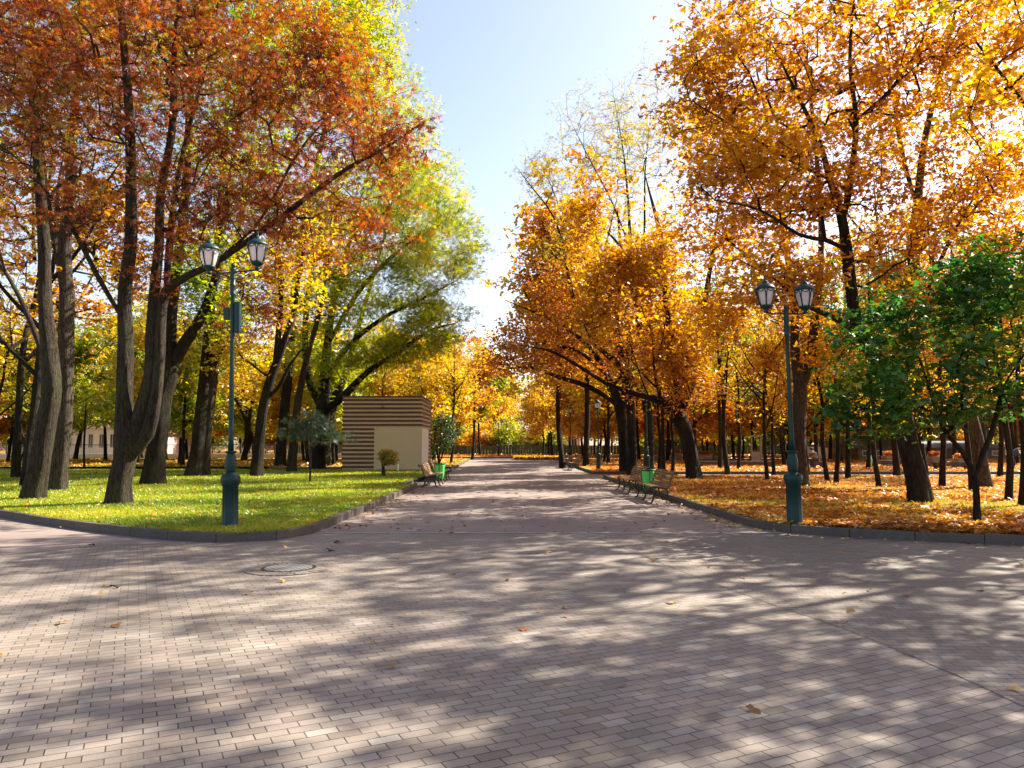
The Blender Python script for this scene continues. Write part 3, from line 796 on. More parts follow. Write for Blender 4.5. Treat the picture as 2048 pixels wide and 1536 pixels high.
# ------------------------------------------------------------------ shed
def shed():
    x0 = G(685,939,LAWN).x; yf = 43.2; x1 = P(842,900,yf).x; yb = 48.2; H = P(760,794,yf).z
    x0 = P(685,900,yf).x
    yb = (842-1024)/(861-1024)*yf
    e = empty('striped_shed', ((x0+x1)/2, (yf+yb)/2, LAWN), 0, 'cream flat-roofed park shed clad in horizontal brown slats', 'shed')
    ox, oy = (x0+x1)/2, (yf+yb)/2; w, d = (x1-x0)/2, (yb-yf)/2; H -= LAWN
    m = MB(); m.box(-w,-d,-.12,w,d,H-.03); m.build('wall', M['cream'], e)
    # the door panel zone
    px0 = P(748,900,yf).x - ox; ph = P(760,855,yf).z - LAWN
    n = 17; pitch = (H-.10)/n; sh = pitch*.52; t = .05
    sl = MB()
    for k in range(n):
        z = H-.10-pitch*(k+1)+pitch*.42; top = z+sh
        jog = lambda: random.uniform(-.003,.003)
        full = z > ph-.02
        sl.box(-w-t, -d-t, z, (w+t) if full else px0, -d-.003, top)                    # front
        sl.box(-w-t, -d-.002, z+.001, -w-.003, d+t, top-.001)                          # far side
        if full: sl.box(w+.003, -d-.002, z+.001, w+t, d+t, top-.001)
        else: sl.box(w+.003, d-1.35, z+.001, w+t, d+t, top-.001)
    sl.build('slats', M['shed_slat'], e, bevel=.006)
    m = MB(); m.box(-w-.07,-d-.07,H-.03,w+.07,d+.07,H+.06); m.build('roof', M['shed_slat'], e, bevel=.01)
    m = MB(); m.box(px0+.01,-d-.03,-.05,w+.03,-d-.002,ph-.03); m.build('panel', M['cream'], e)
    m = MB(); m.box(w+.002,-d+.25,-.02,w+.035,d-1.5,ph-.06); m.build('door', simple('pale_door', (.72,.66,.55), .7), e, bevel=.006)
    m = MB(); m.box(w-.03,-d-.045,-.05,w+.045,-d+.06,ph-.03); m.build('corner_post', M['cream'], e)
    m = MB(); m.box(-w-.3,-d-.35,-.1,w+.3,-d-.06,.012); m.build('plinth', M['concrete'], e)
    # bent bracket remains on the front
    m = MB(); cx = P(765,800,yf).x-ox
    m.tube([(cx-.12,-d-.1,H-.42),(cx,-d-.13,H-.38),(cx+.05,-d-.1,H-.55),(cx+.04,-d-.1,H-.75)], .02, 5)
    m.tube([(cx-.05,-d-.1,H-.62),(cx+.13,-d-.11,H-.6)], .018, 5); m.build('bracket', M['dark_wood'], e)
shed()
bo = P(794,930,41.0)
m = MB(); m.lathe([(.035,0),(.035,.5),(.03,.55),(.0,.57)], 10, cap=False)
o = m.build('marker_post', M['white_wall'], None, True); o.location = (P(796,930,40.5).x, 40.5, LAWN); tag(o, 'short white marker post in the grass in front of the cream shed panel', 'post')

# ------------------------------------------------------------------ fences and far buildings
def green_fence():
    e = empty('construction_fence', (0, 107, LAWN), 0, 'long dark green sheet-metal fence at the end of the park', 'fence')
    m = MB(); x = -32.0; k = 0
    while x < 62:
        h = 1.34 + random.uniform(-.03,.03)
        for q in range(6):
            xx = x + q*.42; m.box(xx, 0, 0, xx+.40, .03, h); m.box(xx+.17, -.03, 0, xx+.25, -.002, h-.01)
        m.box(x, -.04, h*.62, x+2.5, -.033, h*.62+.06)
        x += 2.52
    m.build('panel', M['fence_green'], e)
    for i in range(20):
        m = MB(); xx = -32 + i*5.04; m.tube([(xx-.01,.08,0),(xx-.01,.08,1.5)], .04, 6); m.build('post', M['black_iron'], e)
green_fence()
def building(name, label, u0, u1, vt, D, depth, wall, roof, floors=2, wins=4, roofh=.15, pitched=False):
    a = P(u0, 880, D); b = P(u1, 880, D); h = P(u0, vt, D).z - LAWN; w = (b.x-a.x)/2
    e = empty(name, ((a.x+b.x)/2, D, LAWN), 0, label, 'building')
    m = MB(); m.box(-w, 0, -.1, w, depth, h); m.build('wall', wall, e)
    m = MB()
    if pitched:
        m.v += [(-w-.4,-.4,h),(w+.4,-.4,h),(w+.4,depth+.4,h),(-w-.4,depth+.4,h),(-w-.4,depth/2,h+roofh),(w+.4,depth/2,h+roofh)]
        m.f += [(0,1,5,4),(2,3,4,5),(3,0,4),(1,2,5),(3,2,1,0)]
    else: m.box(-w-.15,-.15,h+.002,w+.15,depth+.15,h+roofh)
    m.build('roof', roof, e)
    fh = h/floors
    for f in range(floors):
        for k in range(wins):
            cx = -w + (k+.5)*2*w/wins; ww = min(.7, w/wins*.5); z0 = f*fh + fh*.3; z1 = f*fh + fh*.8
            m = MB(); m.box(cx-ww, -.05, z0, cx+ww, .02, z1); wo = m.build('window', M['white_wall'], e)
            m = MB(); m.box(cx-ww+.08, -.075, z0+.08, cx-.03, -.052, z1-.08); m.box(cx+.03, -.075, z0+.08, cx+ww-.08, -.052, z1-.08); m.build('pane', M['glass_dark'], wo)
    return e
building('apartment_building', 'tall pinkish building with dark glazing seen beyond the green fence', 1088, 1160, 800, 140, 14, M['pink_wall'], M['roof_brown'], 3, 3)
building('pavilion', 'pale villa with a balustrade behind the twin leaning trunks', 128, 236, 856, 88, 10, M['white_wall'], M['roof_brown'], 1, 5, 2.2, True)
building('pavilion', 'low cream house glimpsed beyond the lawn behind the lamp post', 278, 330, 868, 92, 9, M['pink_wall'], M['roof_brown'], 1, 2, 1.4, True)
building('hut', 'small white-walled hut behind the trunks near the seated person', 1638, 1668, 893, 84, 6, M['white_wall'], M['roof_grey'], 1, 2)
building('hut', 'grey-roofed wooden hut half hidden by the big leaning maple trunk', 1716, 1800, 896, 72, 7, M['mid_wood'], M['roof_grey'], 1, 3, 1.2, True)
building('hut', 'dark low building among the trunks behind the forked green maple', 1862, 2010, 897, 76, 9, M['roof_grey'], M['roof_grey'], 1, 4, .8, True)
def tent(u0, u1, v, D, lab):
    a = P(u0,v,D); b = P(u1,v,D); w = (b.x-a.x)/2; h = a.z
    e = empty('market_tent', ((a.x+b.x)/2, D, 0), 0, lab, 'tent', 'white tents beyond the fence')
    m = MB(); m.v += [(-w,-2,h-.35),(w,-2,h-.35),(w,2,h-.35),(-w,2,h-.35),(-w,-2,h-.6),(w,-2,h-.6),(w,2,h-.6),(-w,2,h-.6),(-w*.2,0,h+.35),(w*.2,0,h+.35)]
    m.f += [(0,1,9,8),(2,3,8,9),(3,0,8),(1,2,9),(0,4,5,1),(1,5,6,2),(2,6,7,3),(3,7,4,0)]; m.build('canopy', M['tent'], e)
    for sx in (-1,1):
        for sy in (-1,1): m = MB(); m.tube([(sx*(w-.1),sy*1.9,-.03),(sx*(w-.1),sy*1.9,h-.4)], .04, 6); m.build('pole', M['white_wall'], e)
tent(1026,1072,884,114,'white tent with a wide roof beyond the green fence')
tent(1088,1112,888,114,'narrow white tent beyond the green fence before the pink building')
tent(1262,1312,884,116,'white tent roof glimpsed between the twin trunks beyond the fence')
def iron_fence(x0, x1, y, lab, dx=.16):
    e = empty('railing', ((x0+x1)/2, y, LAWN), 0, lab, 'fence'); w = (x1-x0)/2
    m = MB(); m.box(-w,0,-.1,w,.35,.45); m.build('low_wall', M['white_wall'], e)
    m = MB(); x = -w
    while x < w: m.box(x,.16,.452,x+.03,.19,1.5); x += dx
    m.box(-w,.15,1.4,w,.2,1.46); m.build('bars', M['roof_grey'], e)
iron_fence(-60,-17.5,80.5,'long pale low wall with iron railing across the end of the green lawn')
# long low benches and planters among the leafy trees
def low_bench(u0,u1,v,lab,h=.42,d=.5,mat='dark_wood'):
    a = G(u0,v,LAWN); b = G(u1,v,LAWN); w = (b.x-a.x)/2
    e = empty('low_bench', ((a.x+b.x)/2,a.y,LAWN), 0, lab, 'bench', 'long low backless benches among the trees')
    m = MB(); m.box(-w,-d/2,h-.1,w,d/2,h); m.box(-w,-d/2-.02,h-.22,w,-d/2-.002,h-.11); m.build('seat', M[mat], e, bevel=.01)
    n = max(2, int(w*2/1.8))
    for k in range(n):
        x = -w+.15+(2*w-.3)*k/(n-1); m = MB(); m.box(x-.06,-d/2+.03,0,x+.06,d/2-.03,h-.101); m.build('leg', M[mat], e)
low_bench(1398,1545,935.5,'long dark low bench in front of the others behind the leaning trunk')
low_bench(1400,1487,928.5,'dark low bench one row behind the longest bench')
low_bench(1622,1650,937,'dark low bench where the seated person sits', .42, .6)
low_bench(1740,1800,934,'dark low bench behind the big leaning maple trunk')
low_bench(1868,1935,938,'dark low bench behind the forked green maple')
def planter(u0,u1,v,h,lab,grow_='leaf_rust'):
    a = G(u0,v,LAWN); b = G(u1,v,LAWN); w = (b.x-a.x)/2
    e = empty('planter', ((a.x+b.x)/2,a.y,LAWN), 0, lab, 'planter', 'wooden planters among the trees')
    m = MB()
    for k in range(4): m.box(-w,-.4,k*h/4+.002,w,.4,(k+1)*h/4-.015)
    m.build('box', M['mid_wood'], e, bevel=.01)
    C = np.stack([RNG.uniform(-w+.1,w-.1,500),RNG.uniform(-.3,.3,500),RNG.uniform(h,h+.3,500)],1)
    link('plants', leaf_mesh('plants', C, .1, 'simple', tones(C,4,RNG), RNG, .9), LEAFM[grow_], e)
planter(1397,1424,923.5,.62,'weathered plank planter with red plants behind the leaning trunk')
planter(1426,1437,923.5,.5,'small planter of green leaves beside the red one','leaf_lime')
planter(1300,1330,922,.62,'weathered plank planter behind the bench with the bin')
planter(1345,1362,921,.7,'weathered plank planter beside the thin dark trunks')
planter(1768,1790,932,.7,'weathered plank planter before the grey-roofed hut')
planter(1858,1882,933,.7,'reddish plank planter beside the hut behind the burred trunk')
planter(1910,1934,936,.6,'dark plank planter behind the forked green maple')
# wooden notice frame
b = G(1513,931,LAWN)
e = empty('notice_frame', b, R(15), 'wooden frame of a notice stand among the thin trunks', 'notice stand')
for sx in (-1,1): m = MB(); m.box(sx*.36-.05,-.05,0,sx*.36+.05,.05,2.0); m.build('post', M['mid_wood'], e, bevel=.008)
m = MB(); m.box(-.55,-.12,2.002,.55,.12,2.1); m.build('roof', M['mid_wood'], e)
m = MB(); m.box(-.308,-.03,.1,.308,.03,.95); m.build('board', M['mid_wood'], e); m = MB(); m.box(-.308,-.04,.952,.308,.04,1.05); m.build('shelf', M['dark_wood'], e)

# ------------------------------------------------------------------ people
def person(label, loc, rz, joints, radii, edges, clothes, s=1.0):
    """one skinned body; clothes: list of (name, mat, joint ids, extra radius)"""
    e = empty('person', loc, rz, label, 'person', None, s)
    def skin(name, ids, extra, mat, parent, sub=1):
        me = bpy.data.meshes.new(name); mp_ = {j: i for i, j in enumerate(ids)}
        ed = [(mp_[a], mp_[b]) for a, b in edges if a in mp_ and b in mp_]
        me.from_pydata([joints[j] for j in ids], ed, []); me.update()
        o = link(name, me, mat, parent)
        m_ = o.modifiers.new('s', 'SKIN'); m_.use_smooth_shade = True
        sv = me.skin_vertices[0].data
        for j, i in mp_.items(): sv[i].radius = (radii[j]+extra, radii[j]+extra); sv[i].use_root = (i == 0)
        u = o.modifiers.new('u', 'SUBSURF'); u.levels = sub; u.render_levels = sub
        return o
    body = skin('body', list(joints), 0, M['skin'], e)
    for name, mat, ids, ex in clothes: skin(name, ids, ex, M[mat], body)
    m = MB(); hx, hy, hz = joints['head']
    m.lathe([(.0,-.03),(.085,-.02),(.105,.03),(.1,.08),(.065,.125),(.0,.14)], 14, (hx, hy+.015, hz), cap=False); m.build('hair', M['hair'], body, True)
    # face: nose, ears
    return e
E0 = [('pel','spine'),('spine','chest'),('chest','neck'),('neck','head'),('chest','sh_a'),('sh_a','el_a'),('el_a','wr_a'),('wr_a','ha_a'),('chest','sh_b'),('sh_b','el_b'),('el_b','wr_b'),('wr_b','ha_b'),
      ('pel','hip_a'),('hip_a','kn_a'),('kn_a','an_a'),('an_a','to_a'),('pel','hip_b'),('hip_b','kn_b'),('kn_b','an_b'),('an_b','to_b')]
RD = dict(pel=.12,spine=.115,chest=.13,neck=.05,head=.095,sh_a=.06,el_a=.042,wr_a=.028,ha_a=.035,sh_b=.06,el_b=.042,wr_b=.028,ha_b=.035,hip_a=.09,kn_a=.06,an_a=.042,to_a=.035,hip_b=.09,kn_b=.06,an_b=.042,to_b=.035)
sit = dict(pel=(0,.05,.52),spine=(0,-.02,.70),chest=(0,-.12,.90),neck=(0,-.2,1.03),head=(0,-.25,1.15),sh_a=(.17,-.13,.93),el_a=(.22,-.25,.72),wr_a=(.1,-.42,.66),ha_a=(.05,-.48,.66),
  sh_b=(-.17,-.13,.93),el_b=(-.22,-.25,.72),wr_b=(-.1,-.42,.66),ha_b=(-.05,-.48,.64),hip_a=(.09,.0,.5),kn_a=(.12,-.42,.5),an_a=(.12,-.42,.09),to_a=(.12,-.56,.04),hip_b=(-.09,.0,.5),kn_b=(-.12,-.42,.5),an_b=(-.12,-.40,.09),to_b=(-.12,-.54,.04))
TOP = ['spine','pel','chest','sh_a','el_a','wr_a','sh_b','el_b','wr_b']; LEG = ['pel','hip_a','kn_a','an_a','hip_b','kn_b','an_b']
b = G(1631,937,LAWN)
person('seated person in a taupe coat hunched on a dark low bench among the trunks', (b.x, b.y, LAWN), R(-75), sit, RD, E0, [('coat','coat_grey',TOP,.045),('trousers','trousers',LEG,.015)])
stand = dict(sit); stand.update(pel=(0,.05,.86),spine=(0,0,1.02),chest=(0,-.14,1.2),neck=(0,-.25,1.3),head=(0,-.33,1.4),sh_a=(.16,-.16,1.23),el_a=(.2,-.25,1.0),wr_a=(.14,-.42,.9),ha_a=(.12,-.48,.88),
  sh_b=(-.16,-.16,1.23),el_b=(-.2,-.25,1.0),wr_b=(-.14,-.4,.88),ha_b=(-.12,-.46,.86),hip_a=(.09,.05,.84),kn_a=(.1,.0,.46),an_a=(.1,.04,.08),to_a=(.1,-.1,.035),hip_b=(-.09,.05,.84),kn_b=(-.12,-.05,.46),an_b=(-.12,.1,.08),to_b=(-.12,-.03,.035))
b = G(1741,936,LAWN)
person('child in a mint green top leaning forward behind the thin trunk', (b.x, b.y, LAWN), R(-60), stand, RD, E0, [('top','mint',TOP,.03),('trousers','mint',LEG,.012)], .62)
b = G(2028,943,LAWN)
person('person in navy clothes partly hidden behind the trunk at the edge of the grove', (b.x, b.y, LAWN), R(60), stand, RD, E0, [('jacket','coat_blue',TOP,.04),('trousers','trousers',LEG,.015)], .95)
# ================================================================== TREES AROUND THE PATH
H = hero_tree
# --- green side
H('chestnut_tree', 'red-brown chestnut whose thick trunk splits into three stems behind the lamp with the control box', (237,1008),
  [[(237,1008,54),(240,965,47),(250,920,47),(255,880,54),(248,830,38),(248,780,34),(251,680,32),(250,580,28),(262,480,26),(262,330,22),(255,180,18),(240,0,14),(230,-150,8)],
   [(262,890,40),(282,820,26),(300,750,23),(303,660,21),(311,560,20),(318,480,18),(322,380,16),(345,250,14),(350,80,10),(370,-100,6)],
   [(268,905,40),(295,868,28),(311,800,24),(318,720,22),(322,640,20),(332,585,19),(372,553,14,-.3),(430,525,12,-.6),(520,465,11,-.8),(600,405,10,-1),(690,340,8,-1),(780,290,5,-1.2),(850,240,3,-1.3)],
   [(332,585,17),(338,500,15,.3),(352,380,12,.6),(380,250,9,.8),(430,80,6,1)],
   [(430,525,8,-.6),(520,440,6,-.4),(600,300,5,-.4),(690,200,4,-.5)],
   [(247,640,14),(200,560,10,-.5),(140,450,8,-1),(60,340,5,-1.6)]],
  [(300,150,0,300,230,3.6,5),(600,230,-.6,230,160,2.6,3.2),(650,120,-.5,110,120,2.0,1.0),(600,440,-.8,230,85,2.2,1.6),(770,310,-1,110,90,1.8,.8),(430,10,0,230,140,3,1.8),(90,180,-.8,200,210,2.6,2.6),
   (470,600,-.6,90,100,1.2,.45),(340,500,-.3,90,80,1.4,.45),(110,420,-1.3,130,60,1.6,.5),(440,380,-.3,160,90,2.2,.9)],
  1600, 34, .115, 'chestnut', 'leaf_chestnut', BARK, .30, 21, gap=-.2, tilt=.55, frac=.3, mean=.37, amp=.28, jit=.17, tscale=2.6, gapscale=1.8)
H('old_tree', 'thick leaning trunk with peeled bark scars, one of the twin trunks behind the chestnut', (65,998),
  [[(65,998,48),(80,930,41),(94,840,39),(103,780,39),(98,700,34),(90,600,28),(86,450,23),(70,250,19),(62,60,15),(50,-200,9)],[(104,760,22),(60,640,10,.5),(20,560,8,1),(-40,470,5,1.5)]],
  [(40,60,0,230,280,4,3),(-60,380,.5,110,140,3,.8),(160,-60,0,200,180,3,1)],
  650, 32, .115, 'chestnut', 'leaf_chestnut', BARK, .34, 22, gap=-.2, mean=.6, crown_z=6)
H('old_tree', 'straight mossy-footed trunk just behind the scarred leaning one', (115,980),
  [[(115,980,38),(121,920,33),(130,830,32),(131,700,32),(134,600,31),(128,520,27),(140,380,23),(150,200,18),(165,0,14),(175,-200,8)],[(134,600,20),(110,480,15,.4),(92,380,10,.8),(80,200,7,1.2)]],
  [(160,20,1,220,260,4,3),(60,250,2,140,180,3,1.2)],
  650, 22, .14, 'duo', 'leaf_olive', BARK3, .36, 23, gap=-.2, crown_z=7, mean=.62)
H('lime_tree', 'dark broad-footed trunk forking above head height behind the chestnut', (307,968),
  [[(307,968,50),(310,930,43),(316,860,40),(326,790,40),(336,752,40),(338,690,30),(345,600,26),(360,500,22),(371,380,18),(380,200,14),(392,-20,9)],
   [(336,752,30),(366,690,23),(400,640,19),(430,560,17),(446,450,14),(470,300,10),(500,80,7)]],
  [(430,120,0,230,270,5,3),(420,560,-.5,90,120,2,.8),(560,60,1,170,150,4,1.2)],
  800, 24, .15, 'duo', 'leaf_lime', BARK2, .42, 24, gap=-.2, crown_z=4, mean=.5)
H('lime_tree', 'ivy-leaved straight trunk with side shoots close behind its twin near the lamp post', (385,952),
  [[(385,952,32),(396,880,27),(404,800,25),(415,700,22),(425,580,18),(440,420,14),(455,200,9),(470,0,5)],[(404,800,12),(420,750,9),(450,690,6),(470,620,4)]],
  [(420,520,0,75,190,2,1.2),(450,250,0,170,230,4,2.2),(600,150,1,150,180,4,1.4)],
  700, 22, .15, 'ash', 'leaf_lime', BARK2, .4, 25, gap=-.3, crown_z=4, mean=.42, tilt=.9)
H('lime_tree', 'greyish trunk standing tight against its ivy-leaved twin', (408,950),
  [[(408,950,26),(411,880,24),(420,800,23),(432,700,19),(450,600,15),(480,450,11),(520,250,7)]],
  [(500,400,0,150,180,4,2),(400,620,0,50,130,1.5,.5)],
  420, 20, .15, 'duo', 'leaf_olive', BARK3, .42, 26, gap=-.3, crown_z=5, mean=.62)
H('maple_tree', 'golden maple with a curved dark trunk and two upright stems beside the lamp post', (512,952),
  [[(512,952,27),(518,890,23),(524,830,22),(538,770,21),(548,740,19),(570,680,15),(588,620,12),(600,540,9),(620,430,5)],[(548,742,15),(556,680,12),(562,600,10),(556,500,7)],[(532,800,10),(560,770,8),(580,730,6),(610,690,4)]],
  [(540,560,0,120,110,3,2),(480,680,.6,90,90,2.5,1.4),(600,470,1,110,110,3,1)],
  600, 22, .16, 'maple', 'leaf_gold', BARK2, .42, 27, gap=-.1, crown_z=3, mean=.35)
H('maple_tree', 'brown-barked straight trunk between the curved maple and the grey conifer sapling', (583,943),
  [[(583,943,22),(586,900,19),(590,850,17),(600,780,15),(618,700,12),(640,620,9),(660,500,5)]],
  [(640,560,1,120,130,3,2),(690,430,1,110,120,3,1)],
  420, 20, .17, 'duo', 'leaf_lime', BARK, .46, 28, gap=-.15, crown_z=4)
H('locust_tree', 'big yellow-green tree with long limbs reaching over the striped shed', (634,936),
  [[(634,936,34),(637,900,30),(642,860,30),(646,826,32),(648,760,22),(655,690,18),(668,600,14),(700,480,9),(740,330,5)],
   [(646,826,20),(690,790,15,-.5),(730,748,11,-1),(790,708,8,-2),(860,662,5.5,-3),(915,645,3,-3.5)],
   [(648,770,15),(690,700,10,-.5),(760,640,8,-1.5),(840,600,5,-2.5),(915,560,3,-3)],
   [(646,826,18),(618,760,14),(610,680,12),(620,560,9),(650,420,6)],
   [(655,690,13),(720,580,9,-1),(800,500,7,-2),(880,450,4,-2.5)],
   [(668,600,10),(730,480,8,0),(800,380,6,0),(850,300,4,0)]],
  [(760,610,-1,150,110,4,2.6),(840,480,-1.6,125,110,4,2.6),(880,620,-2.5,75,60,3,.8),(690,720,-.5,110,70,3,1.2),(800,340,0,110,100,4,1.8),(660,470,0,100,160,4,1.6),(590,640,0,60,90,3,.7),(870,400,-2,70,70,3,.7),(870,680,-3,60,40,2,.5),(925,500,-3,50,95,2.6,.8),(790,700,-2,60,50,2,.6)],
  1900, 34, .24, 'ash', 'leaf_lime', BARK2, .42, 29, gap=-.2, crown_z=3.4, mean=.58, tilt=.8, gapscale=3, frac=.3)
H('locust_tree', 'heavy dark trunk pressed against the big yellow-green tree beside the shed', (649,932),
  [[(649,932,30),(650,890,27),(656,850,24),(668,800,20),(690,750,14),(715,660,10),(750,540,7),(790,400,4)]],
  [(760,230,3,110,130,4,1.6),(800,400,2,120,120,4,1.6)],
  560, 34, .24, 'ash', 'leaf_lime', BARK2, .45, 30, gap=-.2, crown_z=5, mean=.6)
H('maple_tree', 'very tall yellow-crowned tree rising above the red-brown chestnut', (560,932),
  [[(560,932,24),(566,860,22),(580,700,19),(600,500,15),(640,300,11),(680,100,8),(700,-60,5)]],
  [(715,60,-6,95,190,3.6,3.2),(600,40,-2,120,200,4,1.6),(700,-120,-3,110,100,4,1)],
  1000, 30, .19, 'maple', 'leaf_lime', BARK2, .44, 31, gap=-.25, crown_z=9, mean=.72)
H('thin_tree', 'crooked dark sapling bending at knee height near the scarred trunk', (34,932),
  [[(34,932,7),(44,912,6),(50,895,6),(42,860,5),(28,842,4),(10,835,3)],[(28,842,3),(25,830,3),(45,832,2),(60,842,1.5)]],
  [(0,800,0,60,50,2,1)], 60, 14, .16, 'maple', 'leaf_lime', BARK2, .3, 32, crown_z=.6, mean=.6)
H('maple_tree', 'small leaning double-stemmed maple before the pale villa', (150,918),
  [[(150,918,9),(158,880,8),(166,850,7),(176,820,5),(190,780,3)],[(162,868,7),(160,830,6),(160,790,5),(155,740,3)]],
  [(165,700,0,90,90,4,1)], 260, 18, .22, 'maple', 'leaf_orange', BARK2, .5, 33, crown_z=3)
H('thin_tree', 'thin straight sapling trunk between the twin trunks and the chestnut', (169,936),
  [[(169,936,5),(168,900,4.5),(170,850,4),(172,800,3)]],[(190,800,1,50,40,1.5,1)], 60, 14, .16, 'maple', 'leaf_lime', BARK2, .3, 34, crown_z=2.6)
H('maple_tree', 'golden maple with a low forked trunk behind the lamp post on the green lawn', (486,922),
  [[(486,922,12),(492,900,12),(500,875,13),(494,850,9),(484,820,8),(470,795,6),(455,760,4)],[(500,875,9),(498,840,7),(506,800,6),(515,740,4)]],
  [(480,740,0,100,90,4,1)], 340, 18, .22, 'maple', 'leaf_gold', BARK2, .5, 35, crown_z=3, mean=.5)
# grey feathery conifer sapling, small yellow bush, dark shrub by the shed
H('conifer_sapling', 'grey-green feathery conifer sapling with a thin pale stem in front of the shed end', (620,963),
  [[(620,963,5),(621,920,4.5),(621,880,4),(622,840,3)],[(621,905,3),(600,870,2.4),(585,850,1.6)],[(621,895,3),(650,870,2.4),(675,855,1.6)]],
  [(595,868,0,42,15,.7,1.2),(655,872,0,52,15,.7,1.3),(612,846,0,40,10,.6,.8),(640,854,0,40,9,.6,.7),(622,830,0,22,9,.4,.4)], 240, 13, .17, 'needle', 'leaf_needle', BARK3, .13, 36, crown_z=.9, tilt=1.6, up=.2, gap=-.6, gapscale=.7, flat=.5, cat='sapling')
H('round_bush', 'small golden round-headed bush in front of the cream panel of the shed', (768,951),
  [[(768,951,9),(766,935,7),(764,922,6)],[(765,938,4),(774,920,3.4),(786,910,2.2)],[(766,935,4),(760,915,3)]],
  [(776,914,0,20,15,.42,1),(766,906,0,10,9,.3,.4)], 260, 34, .075, 'duo', 'leaf_pale', BARK3, .09, 37, crown_z=.3, tilt=1, gap=-.9, gapscale=.5, tip=.004, step=.15, cat='bush')
H('dark_shrub', 'tall dark green shrub against the end wall of the striped shed', (878,930),
  [[(878,930,4),(874,900,4),(870,860,3)],[(878,930,4),(888,900,3),(898,870,2)],[(878,930,4),(880,890,3),(884,850,2)]],
  [(884,868,0,27,42,1.1,1),(888,850,0,22,26,.9,.4)], 360, 15, .14, 'simple', 'leaf_shrub', BARK2, .16, 38, crown_z=.4, tilt=1, gap=-.9, cat='shrub')
# --- leafy side
H('maple_tree', 'huge orange maple with a black leaning trunk rising behind the small green maple', (1840,1003),
  [[(1842,1003,50),(1832,955,45),(1818,900,42),(1806,840,40),(1790,780,38),(1765,735,36),(1735,690,30),(1712,640,26),(1702,570,24),(1694,500,23),(1682,430,20),(1660,360,14),(1640,290,11),(1600,200,8),(1540,80,5)],
   [(1686,440,17),(1698,380,15),(1706,320,13),(1712,240,11),(1700,120,8),(1710,-40,5)],
   [(1735,690,15),(1700,655,13,-.4),(1660,632,11,-.8),(1610,610,8,-1),(1550,560,6,-1.2),(1480,520,4,-1.4)],
   [(1694,500,12),(1650,480,9,-.5),(1600,470,7,-.8),(1520,420,5,-1),(1430,400,4,-1)],
   [(1790,790,15),(1830,700,13,.4),(1850,600,11,.8),(1900,480,8,1),(1980,340,5,1)],
   [(1712,240,8),(1780,180,7,.2),(1840,90,5,.4),(1880,-20,4,.5)],
   [(1660,360,9),(1580,320,7,-.4),(1480,260,5,-.8),(1380,200,3,-1)]],
  [(1640,180,1.2,260,190,3.6,4.6),(1420,150,-.6,110,150,2.6,2.0),(1620,380,.4,220,110,2.6,2.2),(1900,120,1,200,200,3.2,2.6),(1940,400,.5,150,130,2.6,1.5),(1500,330,-1,130,90,2.4,1.4),(1560,560,-1.2,130,60,1.6,.9),(1700,-60,0,330,120,4,2),(1790,500,0,110,110,2,.8)],
  2300, 22, .13, 'maple', 'leaf_orange', BARK2, .28, 41, gap=-.1, tilt=.55, frac=.3, mean=.5, amp=.22, jit=.13, tscale=2.6, gapscale=1.7, crown_z=3.2)
H('maple_tree', 'grey-barked maple forking high, standing directly behind the near lamp of the leafy side', (1604,972),
  [[(1606,972,34),(1600,925,30),(1598,870,29),(1600,800,30),(1600,775,28),(1590,700,20),(1588,600,16),(1565,450,12),(1545,300,9),(1505,100,5)],
   [(1602,785,24),(1621,715,19),(1632,620,16),(1641,520,12),(1640,400,10),(1622,200,7),(1600,20,4)],
   [(1590,640,10),(1540,560,8,-.4),(1480,500,6,-.8),(1400,440,4,-1)]],
  [(1480,450,-1.5,150,130,3,2.4),(1400,300,-.5,110,120,3,1.6),(1560,250,.5,150,180,3,1.2),(1500,640,-1.5,130,70,2.4,1.2),(1640,700,-.5,70,70,2,.5)],
  800, 18, .16, 'maple', 'leaf_orange', BARK3, .32, 42, gapscale=3.4, gap=.25, frac=.3, mean=.5, tscale=3, crown_z=4)
H('maple_tree', 'strongly leaning black maple with one long low limb over the benches', (1388,957),
  [[(1390,957,34),(1382,915,30),(1372,870,31),(1358,835,34),(1345,812,32),(1325,800,18),(1300,795,13),(1255,783,11),(1210,765,9,-.4),(1150,728,7,-1),(1100,702,5,-1.4),(1040,690,3,-1.8)],
   [(1352,825,22),(1356,770,16),(1346,700,14),(1332,600,12),(1322,480,10),(1290,350,5)],
   [(1358,835,22),(1385,760,15),(1398,670,12),(1420,540,9),(1440,400,5)],
   [(1334,610,9),(1280,540,7,-1),(1230,480,5,-1.4),(1180,430,3,-1.6)]],
  [(1240,500,-1.5,115,100,3,2.6),(1340,600,0,140,110,3.4,2.4),(1230,630,-1.5,80,70,2.6,1.3),(1190,420,-1.5,60,60,2.4,.8),(1390,720,0,100,70,3,1.3),(1355,480,0,85,80,3,.8),(1310,730,-1,80,50,2,.7)],
  1250, 20, .165, 'maple', 'leaf_gold', BARK2, .34, 43, gapscale=3.4, gap=.15, frac=.3, mean=.2, amp=.2, jit=.14, tscale=3, crown_z=3.4)
